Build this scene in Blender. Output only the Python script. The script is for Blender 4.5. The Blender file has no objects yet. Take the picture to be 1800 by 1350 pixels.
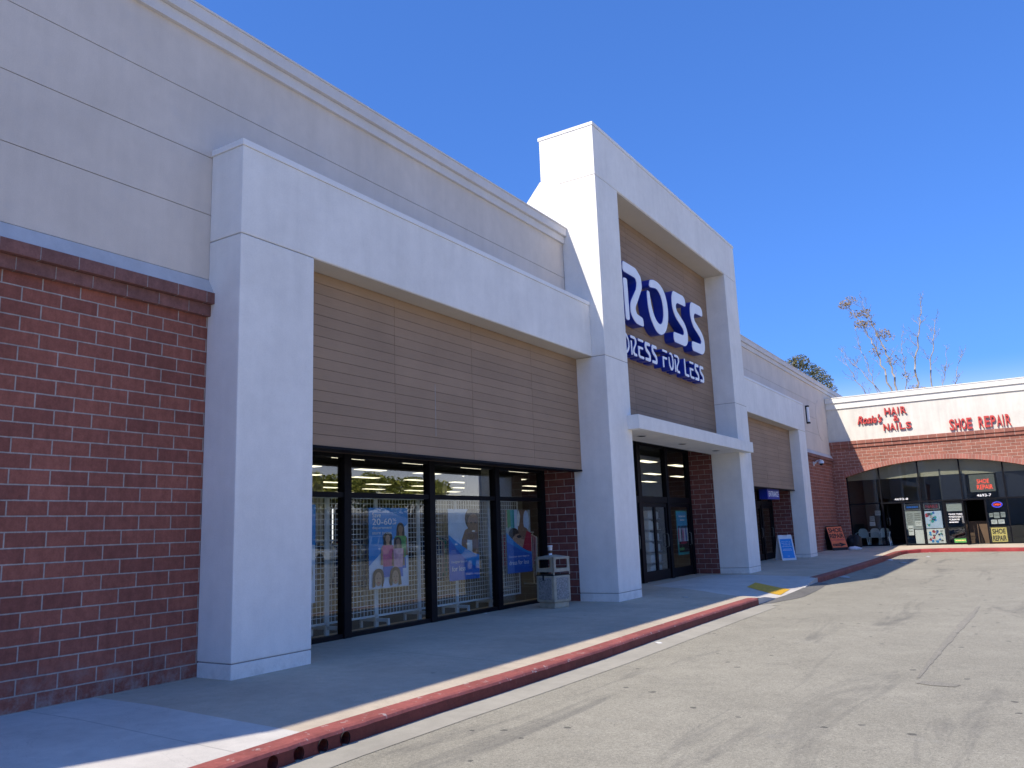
import bpy, bmesh, math, random
from mathutils import Vector, Matrix, Euler
from mathutils.geometry import tessellate_polygon
random.seed(7)
S = 1.147          # everything below is laid out in survey units and scaled to metres once at the end
sc = bpy.context.scene
R = math.radians
# ------------------------------------------------------------------ camera
cd = bpy.data.cameras.new('camera'); cam = bpy.data.objects.new('camera', cd); sc.collection.objects.link(cam)
F = Vector((-0.51985089, 0.83551158, 0.17797602)); RT = Vector((0.84500658, 0.53351483, -0.03641163)); UP = Vector((0.12537519, -0.13146229, 0.98336094))
m = Matrix((RT, UP, -F)).transposed().to_4x4()
m.translation = Vector((7.38664146, 0, 1.34320302)) * S
cam.matrix_world = m
cd.sensor_width = 36; cd.lens = 36 * 1430.72 / 1800; cd.clip_start = 0.05; cd.clip_end = 3000
sc.camera = cam
# ------------------------------------------------------------------ light
w = bpy.data.worlds.new('World'); sc.world = w; w.use_nodes = True
nt = w.node_tree; bg = nt.nodes['Background']
sky = nt.nodes.new('ShaderNodeTexSky'); sky.sky_type = 'NISHITA'; sky.sun_disc = False
SKYT = (.41, .86, 1.86)   # clear saturated Californian blue
SUN = Vector((-.312, -.945, 1.0)).normalized()
sky.sun_elevation = math.asin(SUN.z); sky.sun_rotation = math.atan2(SUN.x, SUN.y)
sky.altitude = 0; sky.air_density = 1.0; sky.dust_density = 0.25; sky.ozone_density = 3.0
gm = nt.nodes.new('ShaderNodeGamma'); gm.inputs['Gamma'].default_value = .6; nt.links.new(sky.outputs[0], gm.inputs['Color'])
tn = nt.nodes.new('ShaderNodeMix'); tn.data_type = 'RGBA'; tn.blend_type = 'MULTIPLY'; tn.inputs[0].default_value = 1; tn.inputs[7].default_value = (*SKYT, 1)
nt.links.new(gm.outputs[0], tn.inputs[6]); tc = nt.nodes.new('ShaderNodeTexCoord'); sx = nt.nodes.new('ShaderNodeSeparateXYZ'); nt.links.new(tc.outputs['Generated'], sx.inputs[0])
mr = nt.nodes.new('ShaderNodeMapRange'); mr.interpolation_type = 'SMOOTHSTEP'; nt.links.new(sx.outputs[2], mr.inputs[0])   # bright band added low in the sky to lift the shaded facade
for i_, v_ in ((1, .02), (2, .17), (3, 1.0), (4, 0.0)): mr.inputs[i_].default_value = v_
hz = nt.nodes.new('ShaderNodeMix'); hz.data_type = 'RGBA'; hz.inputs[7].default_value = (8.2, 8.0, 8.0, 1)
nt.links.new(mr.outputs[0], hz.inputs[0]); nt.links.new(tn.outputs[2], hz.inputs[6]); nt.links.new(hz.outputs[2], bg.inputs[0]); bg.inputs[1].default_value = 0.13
sl = bpy.data.lights.new('sun', 'SUN'); sl.energy = 3.65; sl.angle = R(0.53); sl.color = (1, .915, .79)
so = bpy.data.objects.new('sun', sl); sc.collection.objects.link(so)
so.rotation_euler = (-SUN).to_track_quat('-Z', 'Y').to_euler(); so.location = (0, 0, 40)
sc.view_settings.view_transform = 'Standard'; sc.view_settings.look = 'None'
sc.view_settings.exposure = 0.68; sc.view_settings.gamma = 1
sc.cycles.max_bounces = 8; sc.cycles.transparent_max_bounces = 16; sc.cycles.use_denoising = True
sc.cycles.sample_clamp_indirect = 4

# ------------------------------------------------------------------ materials
class N:
    def __init__(s, name):
        s.m = bpy.data.materials.new(name); s.m.use_nodes = True; s.t = s.m.node_tree
        s.b = s.t.nodes['Principled BSDF']; s.o = s.t.nodes['Material Output']; s._p = None
    def n(s, ty, **k):
        x = s.t.nodes.new('ShaderNode' + ty)
        for a, v in k.items(): setattr(x, a, v)
        return x
    def l(s, a, b): s.t.links.new(a, b)
    def pos(s):
        if s._p is None:
            tc = s.n('TexCoord'); v = s.n('VectorMath', operation='SCALE'); v.inputs['Scale'].default_value = 1 / S
            s.l(tc.outputs['Object'], v.inputs[0]); s._p = v.outputs[0]
        return s._p
    def sep(s):
        x = s.n('SeparateXYZ'); s.l(s.pos(), x.inputs[0]); return x.outputs
    def comb(s, a, b, c=None):
        x = s.n('CombineXYZ'); s.l(a, x.inputs[0]); s.l(b, x.inputs[1])
        if c is not None: s.l(c, x.inputs[2])
        return x.outputs[0]
    def scl(s, v, f):
        x = s.n('VectorMath', operation='MULTIPLY'); s.l(v, x.inputs[0]); x.inputs[1].default_value = f; return x.outputs[0]
    def noise(s, sc_, det=4, rough=.55, v=None, dist=0):
        x = s.n('TexNoise'); x.inputs['Scale'].default_value = sc_; x.inputs['Detail'].default_value = det
        x.inputs['Roughness'].default_value = rough; x.inputs['Distortion'].default_value = dist
        s.l(v if v is not None else s.pos(), x.inputs['Vector']); return x.outputs['Fac']
    def ramp(s, f, stops):
        x = s.n('ValToRGB'); r = x.color_ramp
        while len(r.elements) > len(stops): r.elements.remove(r.elements[-1])
        while len(r.elements) < len(stops): r.elements.new(.5)
        for e, (p, c) in zip(r.elements, stops): e.position = p; e.color = (*c, 1) if len(c) == 3 else c
        s.l(f, x.inputs[0]); return x.outputs[0]
    def math(s, op, a, b=None, c=None, clamp=False):
        x = s.n('Math', operation=op, use_clamp=clamp)
        for i, q in enumerate((a, b, c)):
            if q is None: continue
            if isinstance(q, (int, float)): x.inputs[i].default_value = q
            else: s.l(q, x.inputs[i])
        return x.outputs[0]
    def mix(s, f, a, b, bt='MIX'):
        x = s.n('Mix', data_type='RGBA', blend_type=bt)
        for i, q in ((0, f), (6, a), (7, b)):
            if isinstance(q, (int, float)): x.inputs[i].default_value = q
            elif isinstance(q, tuple): x.inputs[i].default_value = (*q, 1) if len(q) == 3 else q
            else: s.l(q, x.inputs[i])
        return x.outputs[2]
    def g2(s, f, lo, hi):  # grey multiplier ramp from factor
        x = s.n('MapRange'); s.l(f, x.inputs[0]); x.inputs[1].default_value = .3; x.inputs[2].default_value = .7
        x.inputs[3].default_value = lo; x.inputs[4].default_value = hi; return x.outputs[0]
    def mulv(s, col, f):
        x = s.n('VectorMath', operation='SCALE')
        if isinstance(col, tuple): x.inputs[0].default_value = col
        else: s.l(col, x.inputs[0])
        s.l(f, x.inputs['Scale']); return x.outputs[0]
    def bump(s, h, st=.3, d=.01, prev=None):
        x = s.n('Bump'); x.inputs['Strength'].default_value = st; x.inputs['Distance'].default_value = d
        s.l(h, x.inputs['Height'])
        if prev is not None: s.l(prev, x.inputs['Normal'])
        return x.outputs[0]
    def fin(s, col=None, rough=None, norm=None, metal=None, spec=None):
        b = s.b
        if col is not None:
            if isinstance(col, tuple): b.inputs['Base Color'].default_value = (*col, 1)
            else: s.l(col, b.inputs['Base Color'])
        if rough is not None:
            if isinstance(rough, (int, float)): b.inputs['Roughness'].default_value = rough
            else: s.l(rough, b.inputs['Roughness'])
        if norm is not None: s.l(norm, b.inputs['Normal'])
        if metal is not None: b.inputs['Metallic'].default_value = metal
        if spec is not None: b.inputs['Specular IOR Level'].default_value = spec
        return s.m

def plain(name, c, rough=.6, metal=0, var=.12, scale=3):
    k = N(name); n = k.noise(scale, 3)
    return k.fin(k.mulv(c, k.g2(n, 1 - var, 1 + var * .4)), rough, metal=metal)
def emit(name, c, st):
    k = N(name); n = k.noise(2, 1); k.b.inputs['Emission Strength'].default_value = st
    k.l(k.mulv(c, k.g2(n, .95, 1.03)), k.b.inputs['Emission Color']); return k.fin(c, .5)

def stucco(name, c, var=.1, streak=.0, streak_c=None, dirt=False):
    k = N(name)
    a = k.noise(.9, 5, .6); b = k.noise(6, 4, .6); f = k.noise(90, 3, .6)
    p = k.scl(k.pos(), (3.2, 3.2, .35)); st = k.noise(1.6, 4, .6, v=p)
    v = k.math('MULTIPLY', k.g2(a, 1 - var, 1 + var * .5), k.g2(b, 1 - var * .35, 1 + var * .2))
    v = k.math('MULTIPLY', v, k.g2(st, 1 - streak, 1 + streak * .3))
    v = k.math('MULTIPLY', v, k.g2(f, .95, 1.03))
    col = k.mulv(c, v)
    if streak_c:
        col = k.mix(k.ramp(k.noise(2.1, 5, .65), [(.56, (0, 0, 0)), (.7, (.28, .28, .28))]), col, streak_c)
    if dirt:
        o = k.sep(); low = k.math('SUBTRACT', 1, k.math('DIVIDE', k.math('ADD', o[2], .08), .30), clamp=True)
        col = k.mix(k.math('MULTIPLY', k.ramp(k.noise(7, 6, .75), [(.46, (0, 0, 0)), (.7, (1, 1, 1))]), k.math('MULTIPLY', low, .55)), col, (.33, .31, .28))
        col = k.mix(k.ramp(k.noise(3.3, 7, .8), [(.66, (0, 0, 0)), (.76, (.16, .16, .16))]), col, (.5, .48, .44))
    h = k.noise(60, 4, .7)
    nb = k.bump(h, .22, .006); nb = k.bump(k.noise(1.3, 3), .25, .02, nb)
    return k.fin(col, .88, nb, spec=.25)

def brick(name, along_x, c1, c2, mort, phase=0., effl=.0, bw=.354, rh=.1355, ms=.0078, wb=.006):
    k = N(name); o = k.sep()
    u = k.math('ADD', o[0] if along_x else o[1], phase + 200 * bw)
    # slightly wobbly joints
    wob = k.math('MULTIPLY', k.math('SUBTRACT', k.noise(9, 2), .5), wb)
    zz = k.math('ADD', k.math('ADD', o[2], 20 * rh if rh < 1 else 2), wob)
    v = k.comb(u, zz)
    bt = k.n('TexBrick'); bt.offset = .5; bt.offset_frequency = 2; bt.squash = 1
    bt.inputs['Scale'].default_value = 1; bt.inputs['Mortar Size'].default_value = ms; bt.inputs['Mortar Smooth'].default_value = .35
    bt.inputs['Bias'].default_value = -.1; bt.inputs['Brick Width'].default_value = bw; bt.inputs['Row Height'].default_value = rh
    bt.inputs['Color1'].default_value = (*c1, 1); bt.inputs['Color2'].default_value = (*c2, 1); bt.inputs['Mortar'].default_value = (*mort, 1)
    k.l(v, bt.inputs['Vector'])
    n1 = k.noise(14, 5, .65); n2 = k.noise(1.1, 4, .6); n3 = k.noise(60, 3, .7)
    sv = k.scl(k.pos(), (6, 6, .9)); n4 = k.noise(2, 4, .7, v=sv)
    g = k.math('MULTIPLY', k.g2(n1, .8, 1.14), k.g2(n2, .86, 1.08)); g = k.math('MULTIPLY', g, k.g2(n4, .85, 1.07))
    g = k.math('MULTIPLY', g, k.g2(n3, .88, 1.08))
    col = k.mulv(bt.outputs['Color'], g)
    if effl:
        zf = k.math('SUBTRACT', 1, k.math('DIVIDE', k.math('ADD', o[2], .05), .42), clamp=True)
        e = k.math('MULTIPLY', k.ramp(k.noise(5, 6, .75), [(.45, (0, 0, 0)), (.72, (1, 1, 1))]), k.math('MULTIPLY', zf, effl))
        col = k.mix(e, col, (.42, .38, .36))
        e2 = k.ramp(k.noise(2.3, 6, .8), [(.62, (0, 0, 0)), (.8, (.25, .25, .25))])
        col = k.mix(e2, col, (.30, .2, .17))
    nb = k.bump(k.math('SUBTRACT', 1, bt.outputs['Fac']), .8, .008)
    nb = k.bump(n3, .3, .004, nb)
    return k.fin(col, .86, nb, spec=.25)

def concrete(name, c, warm=None, masks=False, joints=True):
    k = N(name); o = k.sep()
    a = k.noise(.7, 6, .62); b = k.noise(7, 5, .65); f = k.noise(140, 3, .7)
    base = c
    if masks:
        near = k.math('LESS_THAN', o[1], 4.515)
        ra = k.math('MULTIPLY', k.math('GREATER_THAN', k.math('ADD', o[1], k.math('MULTIPLY', o[0], .68)), 17.75),
                    k.math('MULTIPLY', k.math('LESS_THAN', o[1], 21.75), k.math('GREATER_THAN', o[0], -.15)))
        mk = k.math('ADD', near, ra, clamp=True)
        base = k.mix(mk, c, (.64, .60, .53))
    v = k.math('MULTIPLY', k.g2(a, .82, 1.1), k.g2(b, .92, 1.05)); v = k.math('MULTIPLY', v, k.g2(f, .9, 1.06))
    col = k.mulv(base, v)
    spots = k.ramp(k.noise(1.7, 6, .75, dist=.6), [(.66, (0, 0, 0)), (.74, (.45, .45, .45))])
    col = k.mix(spots, col, (.13, .125, .115))
    sp2 = k.ramp(k.noise(5.5, 3, .5), [(.74, (0, 0, 0)), (.77, (.6, .6, .6))])
    col = k.mix(sp2, col, (.1, .095, .09))
    if joints:
        jy = k.math('ABSOLUTE', k.math('SUBTRACT', k.math('PINGPONG', k.math('ADD', o[1], 50 - 4.515), 1.9), 0.0))
        jm = k.math('MULTIPLY', k.math('LESS_THAN', jy, .008), .3)
        col = k.mix(jm, col, (.12, .115, .105))
        cr = k.ramp(k.noise(.9, 8, .7, dist=1.5), [(.4975, (0, 0, 0)), (.5, (.35, .35, .35)), (.5025, (0, 0, 0))])
        col = k.mix(cr, col, (.14, .13, .12))
    nb = k.bump(f, .25, .003)
    return k.fin(col, .9, nb, spec=.2)

def asphalt(name, c, dark=1.):
    k = N(name); o = k.sep()
    f = k.noise(170, 2, .8); f2 = k.noise(55, 4, .75); a = k.noise(.35, 6, .65); b = k.noise(2.4, 6, .7)
    v = k.math('MULTIPLY', k.g2(f, .62, 1.32), k.g2(f2, .70, 1.22)); v = k.math('MULTIPLY', v, k.g2(a, .9, 1.08)); v = k.math('MULTIPLY', v, k.g2(b, .9, 1.07))
    col = k.mulv(c, v)
    # tyre tracks: long faint streaks
    st = k.noise(1.2, 6, .7, v=k.scl(k.pos(), (1.3, .18, 1)), dist=.8)
    col = k.mix(k.ramp(st, [(.56, (0, 0, 0)), (.68, (.42, .42, .42))]), col, (.09, .088, .083))
    # light scuffs
    sc2 = k.noise(2.2, 7, .8, v=k.scl(k.pos(), (.5, 1.6, 1)))
    col = k.mix(k.ramp(sc2, [(.6, (0, 0, 0)), (.75, (.5, .5, .5))]), col, (.36, .35, .31))
    # oil spots and gum
    vo = k.n('TexVoronoi', voronoi_dimensions='2D'); vo.inputs['Scale'].default_value = 1.6; k.l(k.pos(), vo.inputs['Vector'])
    wv = k.math('ADD', vo.outputs['Distance'], k.math('MULTIPLY', k.math('SUBTRACT', k.noise(18, 3), .5), .12))
    sel = k.math('GREATER_THAN', k.noise(.8, 2), .53)
    col = k.mix(k.math('MULTIPLY', k.math('LESS_THAN', wv, .045), k.math('MULTIPLY', sel, .65)), col, (.05, .05, .048))
    v2 = k.n('TexVoronoi', voronoi_dimensions='2D'); v2.inputs['Scale'].default_value = 5.5; k.l(k.scl(k.pos(), (1, .75, 1)), v2.inputs['Vector'])
    w2 = k.math('ADD', v2.outputs['Distance'], k.math('MULTIPLY', k.math('SUBTRACT', k.noise(40, 3), .5), .10))
    col = k.mix(k.math('MULTIPLY', k.math('LESS_THAN', w2, .036), k.math('MULTIPLY', k.math('GREATER_THAN', k.noise(3.1, 2), .50), .45)), col, (.09, .085, .075))
    # cracks
    cr = k.ramp(k.noise(.45, 9, .72, dist=2.0), [(.4985, (0, 0, 0)), (.5, (.5, .5, .5)), (.5015, (0, 0, 0))])
    col = k.mix(cr, col, (.08, .078, .074))
    nb = k.bump(f2, .35, .006); nb = k.bump(f, .35, .004, nb)
    return k.fin(col, .93, nb, spec=.15)

def redpaint(name, c, worn=.5, face_dark=.0):
    k = N(name); o = k.sep()
    n = k.noise(11, 7, .72); b = k.noise(24, 6, .7); s = k.noise(3, 6, .7, v=k.scl(k.pos(), (1, 1.2, 5)))
    col = k.mulv(c, k.math('MULTIPLY', k.g2(k.noise(1.3, 5, .6), .72, 1.15), k.g2(b, .82, 1.12)))
    col = k.mix(k.ramp(s, [(.5, (0, 0, 0)), (.68, (.55, .55, .55))]), col, tuple(x * .42 for x in c))
    col = k.mix(k.ramp(n, [(1 - worn, (0, 0, 0)), (1 - worn + .04, (.75, .75, .75))]), col, (.50, .42, .38))
    nb = k.bump(b, .5, .006)
    return k.fin(col, .72, nb, spec=.3)

def glassm(name, tint=.72, refl=1.0):
    k = N(name); t = k.t
    t.nodes.remove(k.b)
    tr = k.n('BsdfTransparent'); tr.inputs[0].default_value = (tint * .97, tint, tint * .98, 1)
    gl = k.n('BsdfGlossy'); gl.inputs['Roughness'].default_value = 0.004; gl.inputs[0].default_value = (.95, .97, 1, 1)
    fr = k.n('Fresnel'); ge = k.n('NewGeometry'); k.l(k.math('ADD', k.math('MULTIPLY', ge.outputs['Backfacing'], 1 / 1.55 - 1.55), 1.55), fr.inputs[0])
    nb = k.bump(k.noise(.8, 2), .05, .01); k.l(nb, gl.inputs['Normal'])
    mx = k.n('MixShader'); k.l(k.math('MULTIPLY', fr.outputs[0], refl, clamp=True), mx.inputs[0]); k.l(tr.outputs[0], mx.inputs[1]); k.l(gl.outputs[0], mx.inputs[2])
    k.l(mx.outputs[0], k.o.inputs[0]); return k.m

def leafm(name, c1, c2):
    k = N(name); ge = k.n('NewGeometry')
    col = k.ramp(ge.outputs['Random Per Island'], [(0, c1), (.55, tuple((a + b) / 2 for a, b in zip(c1, c2))), (1, c2)])
    k.b.inputs['Subsurface Weight'].default_value = 0
    return k.fin(k.mulv(col, k.g2(k.noise(.7, 3), .8, 1.15)), .6, spec=.3)

def boards(name, c, var=.12):
    k = N(name); ge = k.n('NewGeometry'); r = ge.outputs['Random Per Island']
    x = k.n('MapRange'); k.l(r, x.inputs[0]); x.inputs[3].default_value = 1 - var; x.inputs[4].default_value = 1 + var
    gr = k.noise(7, 6, .75, v=k.scl(k.pos(), (1, .8, 22)), dist=.4)
    v = k.math('MULTIPLY', x.outputs[0], k.g2(gr, .88, 1.08)); v = k.math('MULTIPLY', v, k.g2(k.noise(1.2, 4), .92, 1.06))
    return k.fin(k.mulv(c, v), .68, k.bump(gr, .2, .003), spec=.3)

def aggregate(name):
    k = N(name); vo = k.n('TexVoronoi'); vo.inputs['Scale'].default_value = 85; k.l(k.pos(), vo.inputs['Vector'])
    col = k.ramp(vo.outputs['Color'], [(0, (.10, .10, .10)), (.5, (.29, .28, .26)), (1, (.48, .46, .42))])
    return k.fin(col, .85, k.bump(vo.outputs['Distance'], .8, .006))

M = {}
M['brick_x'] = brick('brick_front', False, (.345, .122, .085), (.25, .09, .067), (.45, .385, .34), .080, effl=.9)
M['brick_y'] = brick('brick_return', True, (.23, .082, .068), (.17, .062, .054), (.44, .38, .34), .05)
M['brick_shop'] = brick('brick_shop_front', True, (.385, .155, .108), (.31, .125, .09), (.60, .47, .38), .02, effl=.25)
M['band'] = brick('brick_band', False, (.27, .125, .105), (.20, .10, .088), (.34, .30, .28), .0, effl=.4, rh=9, ms=.005)
M['band2'] = brick('brick_band_low', False, (.27, .125, .105), (.20, .10, .088), (.34, .30, .28), .177, effl=.4, rh=9, ms=.005)
M['band_y'] = brick('brick_band_shop', True, (.37, .15, .108), (.30, .12, .09), (.58, .45, .37), .0, effl=.1, rh=9)
M['stucco'] = stucco('taupe_stucco', (.70, .625, .545), .09, .05, (.56, .53, .51))
M['white'] = stucco('white_stucco', (.88, .85, .79), .09, .05, dirt=True)
M['coping'] = stucco('coping_paint', (.70, .675, .65), .08, .03)
M['wcoping'] = stucco('white_coping_paint', (.84, .835, .82), .05)
M['cream'] = stucco('cream_stucco', (.74, .70, .615), .1, .14, (.55, .52, .46))
M['ccoping'] = stucco('cream_coping', (.80, .77, .70), .06)
M['flash'] = stucco('pale_flashing', (.60, .58, .56), .1, .1)
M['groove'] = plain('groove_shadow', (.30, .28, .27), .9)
M['soffit'] = stucco('soffit_paint', (.62, .57, .50), .05)
M['boards'] = boards('brown_boards', (.35, .238, .152), .05)
M['boards2'] = boards('brown_boards_sign', (.295, .198, .130), .08)
M['boards3'] = boards('brown_boards_right', (.34, .232, .155), .06)
M['backing'] = plain('board_backing', (.055, .042, .036), .9)
M['frame'] = plain('dark_bronze_metal', (.007, .007, .010), .55)
M['frame'].node_tree.nodes['Principled BSDF'].inputs['Specular IOR Level'].default_value = .12
M['glass'] = glassm('window_glass', .93, .8)
M['glass_top'] = glassm('transom_glass', .86, 1.7)
M['glass2'] = glassm('shop_glass', .86, 1.0)
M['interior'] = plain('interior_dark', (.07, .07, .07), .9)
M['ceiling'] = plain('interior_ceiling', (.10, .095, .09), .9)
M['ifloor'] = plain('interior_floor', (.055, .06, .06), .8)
M['lamp'] = emit('fluorescent_panel', (1, .88, .66), 1.7)
M['sign_blue'] = plain('sign_blue', (.010, .035, .36), .35)
M['sign_white'] = plain('sign_white', (.90, .90, .91), .4, var=.04)
M['walk'] = concrete('sidewalk_concrete', (.57, .48, .36), masks=True)
M['gutter'] = concrete('gutter_concrete', (.42, .39, .315), joints=False)
M['ramp_edge'] = concrete('ramp_edge_concrete', (.52, .50, .46), joints=False)
M['asphalt'] = asphalt('parking_asphalt', (.36, .333, .258))
M['asphalt2'] = asphalt('asphalt_patch', (.20, .19, .17))
M['seam'] = asphalt('asphalt_seam', (.325, .30, .24))
M['seam2'] = asphalt('asphalt_scuff', (.345, .32, .262))
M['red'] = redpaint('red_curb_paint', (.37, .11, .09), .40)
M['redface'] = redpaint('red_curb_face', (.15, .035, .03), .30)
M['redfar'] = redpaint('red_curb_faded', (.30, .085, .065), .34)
M['redshop'] = redpaint('red_curb_shop', (.36, .05, .05), .36)
M['yellow'] = plain('yellow_pad', (.72, .42, .02), .7, var=.25, scale=14)
M['bin'] = plain('bin_concrete', (.44, .39, .29), .85, scale=9, var=.2)
M['agg'] = aggregate('exposed_aggregate')
M['black'] = plain('black_matte', (.012, .012, .013), .7)
M['paper'] = plain('white_paper', (.78, .78, .77), .7, var=.1, scale=12)
M['greypaper'] = plain('grey_paper', (.42, .44, .43), .8, var=.25, scale=16)
M['brown'] = plain('cup_sleeve', (.12, .075, .045), .8)
M['plastic'] = plain('white_plastic', (.74, .75, .77), .4, var=.06)
M['cream_plastic'] = plain('pale_plastic', (.72, .76, .72), .5, var=.06)
M['orange'] = plain('orange_board', (.85, .17, .055), .55, var=.12, scale=8)
M['yboard'] = plain('yellow_board', (.85, .66, .20), .55, var=.1, scale=8)
M['bluep'] = plain('poster_blue', (.015, .27, .70), .45, var=.1)
M['blue2'] = plain('poster_deep_blue', (.01, .13, .54), .45, var=.1)
M['sky_p'] = plain('poster_cyan', (.06, .42, .68), .45, var=.15, scale=6)
M['pale'] = plain('poster_pale_blue', (.55, .66, .85), .45, var=.15, scale=5)
M['skin'] = plain('poster_brown_skin', (.30, .165, .10), .5, var=.35, scale=30)
M['skin2'] = plain('poster_tan_skin', (.50, .30, .2), .5, var=.3, scale=30)
M['hair'] = plain('poster_dark_hair', (.035, .022, .018), .5)
M['pink'] = plain('poster_pink', (.62, .10, .26), .5, var=.25, scale=18)
M['pink2'] = plain('poster_light_pink', (.66, .36, .48), .5, var=.25, scale=18)
M['green'] = plain('poster_green', (.10, .36, .09), .5, var=.3, scale=18)
M['teal'] = plain('poster_teal', (.03, .36, .36), .5, var=.2)
M['redp'] = plain('poster_red', (.5, .03, .06), .5, var=.2)
M['letter_red'] = plain('letter_red', (.55, .06, .05), .45, var=.15, scale=10)
M['letter_side'] = plain('letter_side_red', (.33, .03, .03), .5)
M['neon_red'] = emit('neon_red', (1, .07, .03), 1.1)
M['neon_blue'] = emit('neon_blue', (.12, .10, 1), .8)
M['darksign'] = plain('dark_panel', (.02, .022, .035), .35)
M['greyp'] = plain('grey_panel', (.13, .135, .12), .6)
M['beige'] = plain('beige_panel', (.44, .40, .30), .8, var=.14, scale=1.5)
M['metal'] = plain('grey_metal', (.55, .56, .58), .4, .4)
M['wire'] = plain('white_wire', (.72, .75, .78), .45)
M['bark'] = plain('pale_bark', (.36, .32, .27), .85, var=.35, scale=5)
M['bark2'] = plain('dark_bark', (.14, .10, .075), .9, var=.3, scale=5)
M['leaf_dry'] = leafm('sparse_leaf', (.24, .16, .055), (.42, .30, .12))
M['leaf'] = leafm('bush_leaf', (.07, .085, .035), (.24, .21, .10))
M['leaf2'] = leafm('lot_tree_leaf', (.16, .20, .03), (.55, .52, .10))
M['tyre'] = plain('tyre_rubber', (.02, .02, .02), .8)
M['chrome'] = plain('rim_metal', (.6, .6, .62), .25, .9)
M['car_glass'] = plain('car_glass', (.015, .018, .02), .08)
for nm, c in (('car_white', (.75, .75, .74)), ('car_silver', (.42, .43, .44)), ('car_black', (.02, .02, .022)), ('car_blue', (.03, .07, .22)), ('car_grey', (.16, .17, .18))):
    M[nm] = plain(nm, c, .25, .2, .04)
M['head'] = plain('headlight', (.8, .8, .78), .15)
M['tail'] = plain('taillight', (.45, .02, .02), .25)
M['gravel'] = plain('roof_gravel', (.35, .34, .32), .9)

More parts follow.
